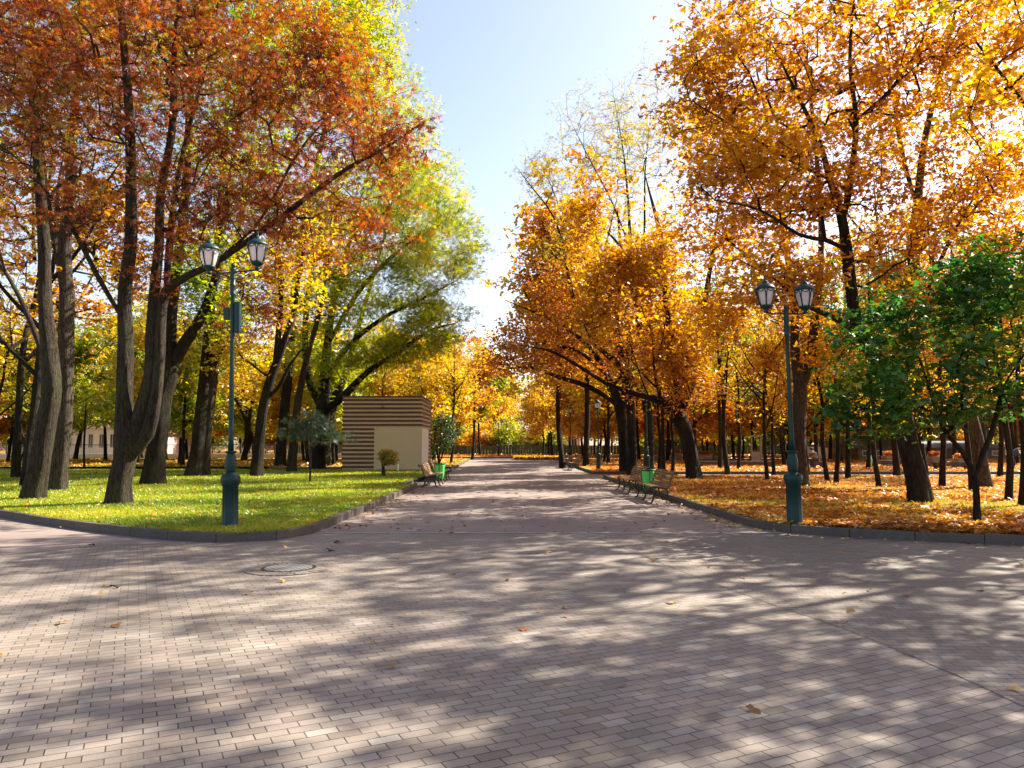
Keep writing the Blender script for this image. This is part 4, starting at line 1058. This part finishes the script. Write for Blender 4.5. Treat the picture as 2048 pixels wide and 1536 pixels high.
H('cherry_tree', 'twin-trunked rusty-leaved tree spreading low limbs over the path by the lamp', (1250,943),
  [[(1250,943,24),(1247,900,21),(1243,850,21),(1238,810,22),(1215,750,14),(1185,700,11),(1130,655,8,-.5),(1070,625,5,-1),(1010,600,3,-1.4)],
   [(1243,840,16),(1250,760,13),(1235,680,10),(1200,600,8),(1160,520,5)],
   [(1238,812,12),(1180,775,10,-.4),(1120,755,8,-.8),(1060,735,5,-1.2),(1000,740,3,-1.6)],
   [(1215,752,9),(1160,705,8,-.6),(1100,690,6,-1),(1030,680,4,-1.6)],
   [(1200,605,6),(1150,560,5),(1090,540,4),(1030,530,2)]],
  [(1120,650,-.8,110,80,4,2.6),(1180,570,0,90,90,4,2),(1060,730,-1.2,100,50,4,1.8),(1100,580,-.6,70,60,3,.8),(1020,690,-1.5,60,60,3,.8),(1180,730,0,80,60,3,1)],
  1500, 15, .17, 'simple', 'leaf_rust', BARK2, .36, 44, gap=-.1, frac=.5, crown_z=3.2, gapscale=3, mean=.45, tip=.005)
H('cherry_tree', 'upright dark stem close beside the twin-trunked rusty tree behind the bench', (1266,944),
  [[(1266,944,22),(1264,890,20),(1262,830,19),(1258,760,17),(1258,660,14),(1245,540,10),(1235,420,6)]],
  [(1230,600,0,90,110,4,1)], 420, 16, .17, 'simple', 'leaf_rust', BARK2, .4, 45, gap=-.1, crown_z=4, mean=.6)
H('ash_tree', 'tall almost bare tree with fine twigs against the sky and a long leaning limb', (1296,946),
  [[(1298,946,24),(1298,900,21),(1297,850,20),(1288,790,18),(1250,744,15),(1222,713,13),(1168,646,10),(1142,578,8),(1128,500,6),(1105,430,4),(1060,370,2.5),(1030,330,1.5)],
   [(1288,792,16),(1285,700,14),(1272,600,11),(1262,500,8),(1256,400,5),(1246,300,3),(1225,180,1.5)],
   [(1272,600,8),(1288,480,5),(1290,350,3),(1302,220,1.5)],
   [(1262,500,5),(1222,400,3.5),(1180,320,2.5),(1140,240,1.3)],
   [(1250,744,8),(1235,640,7),(1210,560,5),(1190,460,3)]],
  [(1190,300,0,130,130,4,2),(1290,260,0,110,140,4,2.2),(1080,360,0,60,50,3,.7),(1220,480,0,110,110,4,1.2),(1120,480,0,50,90,3,.4),(1180,640,0,90,80,2,.5)],
  2000, 11, .15, 'ash', 'leaf_pale', BARK2, .3, 46, gap=-.5, frac=.2, crown_z=5, mean=.5, tip=.0042, step=.45)
# small green maple in shade, near
H('green_maple', 'small dark green maple forking at waist height at the edge of the leafy lawn', (1953,1045),
  [[(1953,1045,17),(1953,1000,14),(1951,965,14),(1948,945,13),(1925,905,11),(1893,866,10),(1874,830,8),(1860,780,6),(1840,720,4),(1800,660,3)],
   [(1950,955,13),(1965,910,11),(1982,870,11),(1994,825,9),(2003,780,7),(1990,710,5),(1975,640,4)],
   [(2003,780,6),(2040,720,5),(2090,660,3)],
   [(1874,830,5),(1820,800,4,-.2),(1760,770,3,-.3),(1700,760,2,-.4)]],
  [(1840,690,-.3,165,125,1.4,3.4),(1980,630,-.2,165,125,1.5,3.2),(1740,780,-.4,115,75,1,1.8),(1960,540,0,120,70,1.2,1.3),(2110,680,0,120,160,1.4,1.8),(1850,830,-.3,110,50,.8,1.0),(1990,780,-.2,120,60,1,.9),(1700,850,-.3,50,35,.6,.3)],
  1050, 17, .12, 'maple', 'leaf_green', BARK2, .17, 47, gap=.0, tilt=.45, frac=.3, mean=.45, amp=.26, jit=.17, tscale=1.6, gapscale=1.3, crown_z=.9, tip=.004)
H('maple_tree', 'thick grey-brown trunk behind the forked green maple, leaning towards the path', (1966,975),
  [[(1966,975,38),(1958,930,34),(1944,850,32),(1910,740,30),(1860,620,26),(1826,520,24),(1836,400,18),(1850,280,14),(1885,130,10),(1930,-60,6)],
   [(1836,420,12),(1810,330,9),(1790,220,7),(1770,80,4)],[(1826,520,12),(1900,440,9),(1990,390,6),(2080,360,4)]],
  [(1880,180,0,170,200,4,2),(2000,420,0,150,110,3,1.4),(2020,150,1,140,180,3,1.4)],
  430, 18, .16, 'maple', 'leaf_gold', BARK3, .32, 48, gapscale=3.6, gap=.25, crown_z=6, mean=.45)

# ------------------------------------------------------------------ middle-distance and distant trees from shared meshes
def proto(name, seed, h, r0, kind, size, ntar, per, cz, spread, crown, limbs=None, bark=BARK2, tilt=.7, lean=0.0, gap=-.15, gs=2.6):
    rng = np.random.default_rng(seed)
    ax = [(0,0,0,r0)]; 
    for i in range(1, 7):
        t = i/6; ax.append((lean*t*h*.4 + rng.normal()*.12, rng.normal()*.12, t*h*.9, r0*(1-t)**.8*.85+.012))
    L = [ax]
    for k in range(4):
        t = .3 + .13*k; a = rng.random()*6.28; p = np.array([lean*t*h*.4, 0, t*h*.9]); ln = h*(.28-.03*k)
        L.append([(p[0],p[1],p[2],r0*.45),(p[0]+math.cos(a)*ln*.4,p[1]+math.sin(a)*ln*.4,p[2]+ln*.45,r0*.3),(p[0]+math.cos(a)*ln*.75,p[1]+math.sin(a)*ln*.75,p[2]+ln*1.1,r0*.12)])
    g = grow(L, [(c[0]+lean*c[2]*.4,)+tuple(c[1:]) for c in crown], ntar, seed, cz, gap, step=.6, tip=.009, gapscale=gs)
    root = empty(name, (0,0,0), 0, name, 'tree')
    link('trunk', np_mesh('trunk', g['V'], g['Q'], smooth=True), bark, root)
    LC = leaf_centres(g, per, spread, .3, .6)
    me = leaf_mesh('crown', LC, size, kind, tones(LC, seed+9, g['rng'], .24, .15, 3.5, .5), g['rng'], tilt, 1.0)
    cr = link('crown', me, LEAFM['leaf_gold'], root)
    cr.material_slots[0].link = 'OBJECT'; cr.material_slots[0].material = LEAFM['leaf_gold']
    return root
PROTO = {}
# near/mid prototypes (fine leaves)
def crown_set(h, r, low, seed):
    rng = np.random.default_rng(seed); out = [(0,0,h*.62,r,r,h*.34,3)]
    for k in range(5):
        a = rng.random()*6.28; q = r*.62; z = low + (h-low)*rng.uniform(.15,.75)
        out.append((math.cos(a)*q, math.sin(a)*q, z, r*.55, r*.55, h*.13, 1))
    return out
for k in range(4):
    PROTO['mid%d' % k] = proto('maple_tree', 300+k, 13+k*1.5, .17, 'duo', .16, 480, 14, 3.0, .36, crown_set(13+k*1.5, 3.3+.2*k, 3.6, 500+k), lean=(-.12,.1,.2,-.05)[k], gap=.15, gs=3.4)
for k in range(2):
    PROTO['shade%d' % k] = proto('maple_tree', 380+k, 17, .2, 'duo', .17, 210, 26, 4, .3, [(0,0,10.5,4.3,4.3,6.2,3)], lean=.05, gap=.5, gs=4.2)
for k in range(5):
    hh = (12,14.5,16,18,10)[k]
    PROTO['far%d' % k] = proto('maple_tree', 330+k, hh, .19, 'duo', .27, 360, 34, 1.8, .5, crown_set(hh, (3.2,3.4,3.5,3.8,3.0)[k], 1.4, 530+k), lean=(0,.1,-.15,.05,.2)[k])
PROTO['low0'] = proto('yellow_thicket', 360, 6.5, .09, 'duo', .26, 200, 40, .4, .5, [(0,0,3,3.0,3.0,2.8,3),(1.5,.5,2,2,2,1.8,1),(-1.6,-.3,2.2,2,2,2,1)])
USED = set()
def put(kind, x, y, z, rz, s, mat, label, group, name=None):
    src = PROTO[kind]
    if kind not in USED:
        o = src; o.location = (x,y,z); o.rotation_euler = (0,0,rz); o.scale = (s,s,s); USED.add(kind)
        KCACHE[o.name] = kids(o)
    else: o = copy_tree(src, (x,y,z), rz, s)
    for c in (KCACHE[src.name] if o is src else bpy.data.objects and [q for q in LASTK(o)]):
        if c.name.startswith('crown'): c.material_slots[0].material = LEAFM[mat]
    o['label'] = label
    if group: o['group'] = group
    elif 'group' in o: del o['group']
    return o
_ch = {}
def LASTK(o):
    # the newest objects are the children just linked
    return [c for c in COL.objects[-3:] if c.parent == o]
MIDS = [ # u, v of the foot, kind, scale, leaf, label
 (1345,950,'mid0',.62,'leaf_orange','slim dark trunk between the bench backrest and the long-limbed leaning maple'),
 (1318,941,'mid1',.75,'leaf_gold','slim brown trunk behind the backrest of the bench nearest the plaza'),
 (1328,958,'mid2',.62,'leaf_rust','narrow upright trunk just beyond that bench, nearer than the planters'),
 (1455,945,'mid0',.9,'leaf_lime','dark trunk with a yellow-green crown beside the long low benches'),
 (1440,937,'mid3',.9,'leaf_olive','thick greyish trunk directly behind the dark one by the long low benches'),
 (1477,938,'mid1',.7,'leaf_gold','slim trunk in front of the gap between the two long low benches'),
 (1535,961,'mid1',.55,'leaf_orange','thin pole-like trunk in open leaf litter beside the near lamp'),
 (1548,949,'mid2',.6,'leaf_orange','thin trunk leaning towards the near lamp of the leafy side'),
 (1617,950,'mid0',.6,'leaf_gold','thin dark trunk touching the grey-barked fork behind the lamp'),
 (1655,963,'mid2',.62,'leaf_gold','dark trunk paired with a browner one before the white hut'),
 (1672,966,'mid1',.62,'leaf_orange','brown trunk paired with the darker one before the white hut'),
 (1696,957,'mid3',.75,'leaf_lime','short dark trunk leaning away from the lamp before the hut'),
 (1736,938,'mid0',.85,'leaf_gold','dark trunk next to the child in mint green'),
 (1758,973,'mid1',.6,'leaf_green','slender straight trunk under the tip of the green maple'),
 (1795,951,'mid3',1.0,'leaf_orange','stout trunk half covered by the big leaning maple trunk'),
 (1815,972,'mid0',.5,'leaf_gold','very thin trunk touching the foot of the big leaning maple'),
 (1852,948,'mid2',.9,'leaf_gold','dark trunk beside the reddish planter, beyond the big leaning maple'),
 (1884,975,'mid1',.7,'leaf_olive','trunk with a round burr on its foot beyond the forked green maple'),
 (1945,982,'mid3',.6,'leaf_gold','dark foot seen just behind the stem of the forked green maple'),
 (2018,1000,'mid0',.62,'leaf_orange','dark brown trunk at the edge of the picture side of the green maple'),
 (2044,1010,'mid2',.55,'leaf_gold','outermost dark trunk at the very edge beyond the green maple'),
 (2000,953,'mid2',.8,'leaf_rust','thin trunk in front of the dark low building'),
 (1125,932,'far1',1.2,'leaf_gold','thick straight dark trunk beside the small distant lamp'),
 (1172,932,'far3',1.3,'leaf_orange','grey tapering trunk behind the slender lamp'),
 (1085,915,'far0',.75,'leaf_gold','thin golden tree leaning over the low hedge'),
 (365,933,'far0',.8,'leaf_lime','short dark leaning trunk behind the ivy-leaved pair'),
 (211,921,'far2',.95,'leaf_olive','dark trunk beside the chestnut foot, in front of the pale villa'),
 (560,925,'far4',.9,'leaf_gold','thin leaning trunk behind the curved golden maple'),
 (668,930,'far0',.85,'leaf_lime','dark trunk touching the corner of the striped shed'),
 (902,926,'mid1',.75,'leaf_gold','golden tree beside the dark shrub at the shed'),
 (860,918,'far3',.9,'leaf_gold','yellow tree rising behind the roof of the striped shed'),
 (760,918,'far2',1.0,'leaf_gold','broad golden tree behind the middle of the striped shed'),
 (945,917,'far1',.95,'leaf_orange','orange tree at the kerb beyond the shed side of the path'),
 (395,924,'far2',.8,'leaf_gold','low gold-leaved tree among the trunks behind the ivy-leaved pair'),
 (300,935,'far1',.8,'leaf_gold','golden-crowned tree beyond the broad-footed dark trunk'),
 (30,915,'far0',1.0,'leaf_gold','yellow tree behind the crooked sapling'),
]
for u, v, kd, s, mt, lb in MIDS:
    b = G(u, v, LAWN); put(kd, b.x, b.y, LAWN, random.uniform(0, 6.28), s, mt, lb, None)
occ = [(o.location.x, o.location.y) for o in bpy.data.objects if o.get('category') == 'tree' and o.location.length > 1]
# trees standing outside the picture that shade the plaza
OUT = [(17,17.8,'shade0',1.3),(12.8,12.8,'shade1',1.0),(15.4,9.2,'shade0',.95),(12.6,8.0,'mid0',.98),(20.5,13.4,'shade1',1.1),(16.2,4.6,'mid1',1.0),(-17,26,'mid0',1.1),(-22,33,'mid2',1.2)]
for i, (x, y, kd, s) in enumerate(OUT):
    put(kd, x, y, LAWN, i*1.7, s, ('leaf_orange','leaf_gold','leaf_olive')[i % 3], 'autumn maple beyond the edge of the view shading the paving', 'maples beside the plaza outside the view')
    occ.append((x, y))
# shared distant groves
GR = {'leaf_gold':('distant golden-yellow maple in the far grove','golden maples of the far grove'),'leaf_orange':('distant orange maple in the far grove','orange maples of the far grove'),
      'leaf_lime':('distant yellow-green tree in the far grove','yellow-green trees of the far grove'),'leaf_rust':('distant rust-coloured tree in the far grove','rust-coloured trees of the far grove'),
      'leaf_olive':('distant olive-green tree in the far grove','olive-green trees of the far grove')}
rr = random.Random(5)
def free(x, y, d):
    return all((x-a)**2 + (y-b)**2 > d*d for a, b in occ)
def corridor(x, y):
    c = .35 + .006*y
    if y < 84 and -5.8 - .01*y < x < 6.2 + .01*y: return True
    if y < 52 and -11.5 < x < -3 and y > 40: return True
    if 33.5 < y < 42 and x > 4: return True
    if 43.5 < y < 52.5 and x < -3: return True
    if 83 < y < 90: return True
    return False
def scatter(n, y0, y1, dmin, xk, xo, mats, kinds, smin, smax, cond=None):
    k = 0; tries = 0
    while k < n and tries < 9000:
        tries += 1
        y = y0 + (y1-y0)*rr.random(); w = xk*y + xo; x = rr.uniform(-w, w)
        if corridor(x, y) or not free(x, y, dmin): continue
        if cond and not cond(x, y): continue
        m = rr.choice(mats(x, y)); kd = rr.choice(kinds); lb, gp = GR[m]
        put(kd, x, y, LAWN, rr.random()*6.28, rr.uniform(smin, smax), m, lb, gp); occ.append((x, y)); k += 1
    return k
def mats(x, y):
    if x < -8: return ['leaf_gold','leaf_gold','leaf_lime','leaf_lime','leaf_orange','leaf_olive','leaf_lime']
    if x > 10: return ['leaf_gold','leaf_orange','leaf_orange','leaf_rust','leaf_lime','leaf_gold','leaf_olive']
    return ['leaf_gold','leaf_gold','leaf_rust','leaf_orange','leaf_lime','leaf_gold']
n1 = scatter(13, 40, 62, 5.0, .72, 2, mats, ['mid0','mid1','mid2','mid3'], .7, 1.0, lambda x, y: x < -8 or x > 9)
n1 += scatter(14, 22, 60, 5.0, 1.0, 4, mats, ['mid0','mid1','mid2','mid3'], .8, 1.05, lambda x, y: x < -.74*y - 4)
n2 = scatter(64, 57, 79, 4.4, .72, 2, mats, ['far0','far1','far2','far4'], .75, 1.05)
n3 = scatter(64, 90, 106, 3.7, .72, 2, mats, ['far0','far1','far2','far4'], .8, 1.1, lambda x, y: not (abs(x-.6) < 3.0))
n4 = scatter(70, 118, 165, 5.0, .72, 4, mats, ['far1','far2','far3'], .95, 1.25, lambda x, y: not (4 < x < 16 and y < 150))
GR['thicket'] = 0
for i in range(46):
    y_ = rr.uniform(109.5, 116); x_ = -80 + i*3.6 + rr.uniform(-1, 1)
    if 6 < x_ < 15: continue
    m_ = rr.choice(['leaf_gold','leaf_lime','leaf_orange','leaf_olive'])
    nm_ = {'leaf_gold':'golden','leaf_lime':'yellow-green','leaf_orange':'orange','leaf_olive':'olive-green'}[m_]
    put('low0', x_, y_, LAWN, rr.random()*6, rr.uniform(.8, 1.25), m_, nm_ + ' bushy thicket behind the green fence', nm_ + ' thickets behind the fence')
print('SCATTER', n1, n2, n3, n4)
for kname in list(PROTO):
    if kname not in USED: print('unused', kname)

# ------------------------------------------------------------------ grass, litter
from mathutils.geometry import tessellate_polygon
def in_poly(P_, poly_):
    x, y = P_[:, 0], P_[:, 1]; ins = np.zeros(len(P_), bool); n = len(poly_); j = n - 1
    for i in range(n):
        xi, yi = poly_[i][:2]; xj, yj = poly_[j][:2]
        c = ((yi > y) != (yj > y)) & (x < (xj-xi)*(y-yi)/(yj-yi+1e-12)+xi); ins ^= c; j = i
    return ins
def sample(n, y0, y1, poly_, pw=1.0, k=.74):
    out = []; got = 0
    while got < n:
        t = RNG.random(n*2); y = (y0**(-pw) + t*(y1**(-pw)-y0**(-pw)))**(-1/pw) if pw else y0+(y1-y0)*t
        x = RNG.uniform(-1, 1, n*2)*(k*y+1); q = np.stack([x, y], 1); q = q[in_poly(q, poly_)]; out.append(q); got += len(q)
    return np.vstack(out)[:n]
def grass(name, n, y0, y1, poly_, h, label_kind='stuff'):
    q = sample(n, y0, y1, poly_, 1.6)
    den = snoise(np.c_[q, q[:, 0]*0], 5, 3); 
    N = len(q); hh = h*(.5+.9*RNG.random(N)); ang = RNG.random(N)*6.28; wd = .004+.006*(q[:, 1]/25)
    base = np.c_[q, np.full(N, LAWN-.004)]; d = np.c_[np.cos(ang), np.sin(ang), np.zeros(N)]*wd[:, None]
    lean_ = RNG.normal(size=(N, 2))*.45*hh[:, None]
    tipv = base + np.c_[lean_, hh]; mid = base + np.c_[lean_*.3, hh*.55]
    V = np.stack([base-d, base+d, mid+d*.8, tipv], 1).reshape(-1, 3); Q = np.arange(N*4).reshape(-1, 4)
    tone = np.repeat(np.clip(.5+.28*den+.22*RNG.normal(size=N), 0, 1), 4)
    o = link(name, np_mesh(name, V, Q, tone), LEAFM['grass_blade']); o['kind'] = 'stuff'; return o
grass('grass', 150000, 11.8, 44, lawnL, .055)
grass('grass', 26000, 11.6, 34, lawnR, .05)
def litter(name, q, z, size, mat, tilt, mean=.5, kind='maple', lift=.012):
    N = len(q); C = np.c_[q, z + lift*RNG.random(N) + .004]
    t = tones(C, 77, RNG, .22, .2, 2.0, mean)
    o = link(name, leaf_mesh(name, C, size, kind, t, RNG, tilt, 1.0), LEAFM[mat]); o['kind'] = 'stuff'; return o
lit = sample(60000, 11.4, 35, lawnR, 1.3)
nn = snoise(np.c_[lit, lit[:, 0]*0], 5.5, 8); keep = nn > RNG.normal(size=len(lit))*.35 - .15 - .5*(lit[:, 1] < 14.5)
litter('fallen_leaves', lit[keep], LAWN, .085, 'leaf_litter', .34, .45, 'maple', .045)
far_poly = [(4.6,40.2),(90,40.2),(90,79),(5.9,79)]
litter('fallen_leaves', sample(17000, 40.2, 79, far_poly, 1.0), LAWN, .15, 'leaf_litter', .4, .5, 'simple', .05)
far_poly = [(-80,89),(80,89),(80,106.5),(-80,106.5)]
litter('fallen_leaves', sample(12000, 89, 106, far_poly, 0), LAWN, .24, 'leaf_litter', .5, .5, 'simple', .07)
far_poly = [(-3.9,49),(-60,49),(-60,79),(-4.6,79)]
litter('fallen_leaves', sample(9000, 49, 79, far_poly, 1.0), LAWN, .2, 'leaf_litter', .4, .6, 'simple', .04)
lq = sample(900, 11.9, 44, lawnL, .8); litter('fallen_leaves', lq, LAWN+.02, .085, 'leaf_litter', .4, .45)
# paving litter: few on the plaza, more on the path and along its kerbs
pa = sample(280, 13.5, 80, [(-3.4,13.5),(4.4,13.5),(5.2,80),(-4.2,80)], .9)
side = np.c_[4.45-np.abs(RNG.normal(size=260))*.25, RNG.uniform(14.5, 34, 260)]
side2 = np.c_[-3.4+np.abs(RNG.normal(size=120))*.3, RNG.uniform(14, 27, 120)]
litter('fallen_leaves', np.vstack([pa, side, side2]), .004, .075, 'leaf_dry', .35, .5)
pz = sample(45, 6.5, 13.3, [(-30,2),(30,2),(30,13.3),(-30,13.3)], .8)
kr = inset(RKs, -1, .10); kp = np.array([kr[i] for i in RNG.integers(30, len(kr)-60, 320)]) + RNG.normal(size=(320, 2))*.12
kp = kp[~in_poly(kp, lawnR)]; kl = inset(LKs, -1, .15); kq = np.array([kl[i] for i in RNG.integers(60, len(kl)-20, 30)]) + RNG.normal(size=(30, 2))*.08
litter('fallen_leaves', np.vstack([pz, kp, kq]), .008, .07, 'leaf_dry', .4, .55)
hero_leaves = [G(*p).xy for p in ((745,1288),(788,1338),(1242,1374),(1690,1252),(1510,1424),(1810,1192),(902,1150),(1093,1108),(1094,1131),(1175,1066),(884,1071),(2038,1383),(5,1317),(1420,1137),(1540,1153))]
litter('fallen_leaves', np.array([(p.x, p.y) for p in hero_leaves]), .012, .075, 'leaf_dry', .3, .55)
# twigs on the paving
for i, (u, v) in enumerate(((668,1087),(658,1104),(235,1178),(190,1092))):
    p = G(u, v); m = MB(); a = i*1.3
    for k in range(5):
        b_ = a + (-.9+.45*k); l = .10+.03*(k % 3)
        m.tube([(0,0,.012),(math.cos(b_)*l*.5,math.sin(b_)*l*.5,.018+.008*k),(math.cos(b_+.2)*l,math.sin(b_+.2)*l,.012)], [.005,.004,.002], 5)
    o = m.build('fallen_twig', BARK2, None, True); o.location = p
    tag(o, ('dark forked twig on the paving nearest the grass kerb corner','dark branching twig lying beside the manhole side of the kerb','dark twig in a sun patch on the open paving','small twig on the paving below the curved dark kerb')[i], 'twig', 'twigs on the paving')

# ------------------------------------------------------------------ light, sky, camera
w = bpy.data.worlds.new('World'); S.world = w; w.use_nodes = True
nt = w.node_tree; sky = nt.nodes.new('ShaderNodeTexSky'); sky.sky_type = 'NISHITA'; sky.sun_disc = False
sky.sun_elevation = R(SUN_EL); sky.sun_rotation = R(SUN_AZ); sky.dust_density = 1.3; sky.air_density = 1.0; sky.ozone_density = 1.0
tn = nt.nodes.new('ShaderNodeMix'); tn.data_type = 'RGBA'; tn.blend_type = 'MULTIPLY'; tn.inputs[0].default_value = 1; tn.inputs[7].default_value = (1.13, .985, .93, 1)
nt.links.new(sky.outputs[0], tn.inputs[6]); nt.links.new(tn.outputs[2], nt.nodes['Background'].inputs[0]); nt.nodes['Background'].inputs[1].default_value = .088
ld = bpy.data.lights.new('sun', 'SUN'); ld.energy = 5.0; ld.angle = R(.53); ld.color = (1.0, .93, .80)
lo = bpy.data.objects.new('sun', ld); COL.objects.link(lo)
sd = Vector((math.sin(R(SUN_AZ))*math.cos(R(SUN_EL)), math.cos(R(SUN_AZ))*math.cos(R(SUN_EL)), math.sin(R(SUN_EL))))
lo.rotation_euler = sd.to_track_quat('Z', 'Y').to_euler(); lo.location = sd*60
cd = bpy.data.cameras.new('camera'); cam = bpy.data.objects.new('camera', cd); COL.objects.link(cam); S.camera = cam
cd.sensor_width = 36; cd.lens = 36*F_PX/2048; cd.clip_end = 4000; cd.clip_start = .05
cam.location = (0, 0, EYE); cam.rotation_euler = (R(90)+PITCH, 0, 0)
S.render.engine = 'CYCLES'
S.view_settings.view_transform = 'Standard'; S.view_settings.look = 'None'; S.view_settings.gamma = 1; S.view_settings.exposure = 1.8
c = S.cycles; c.max_bounces = 7; c.diffuse_bounces = 4; c.transmission_bounces = 6; c.glossy_bounces = 2; c.transparent_max_bounces = 4
c.use_denoising = True; c.sample_clamp_indirect = 6
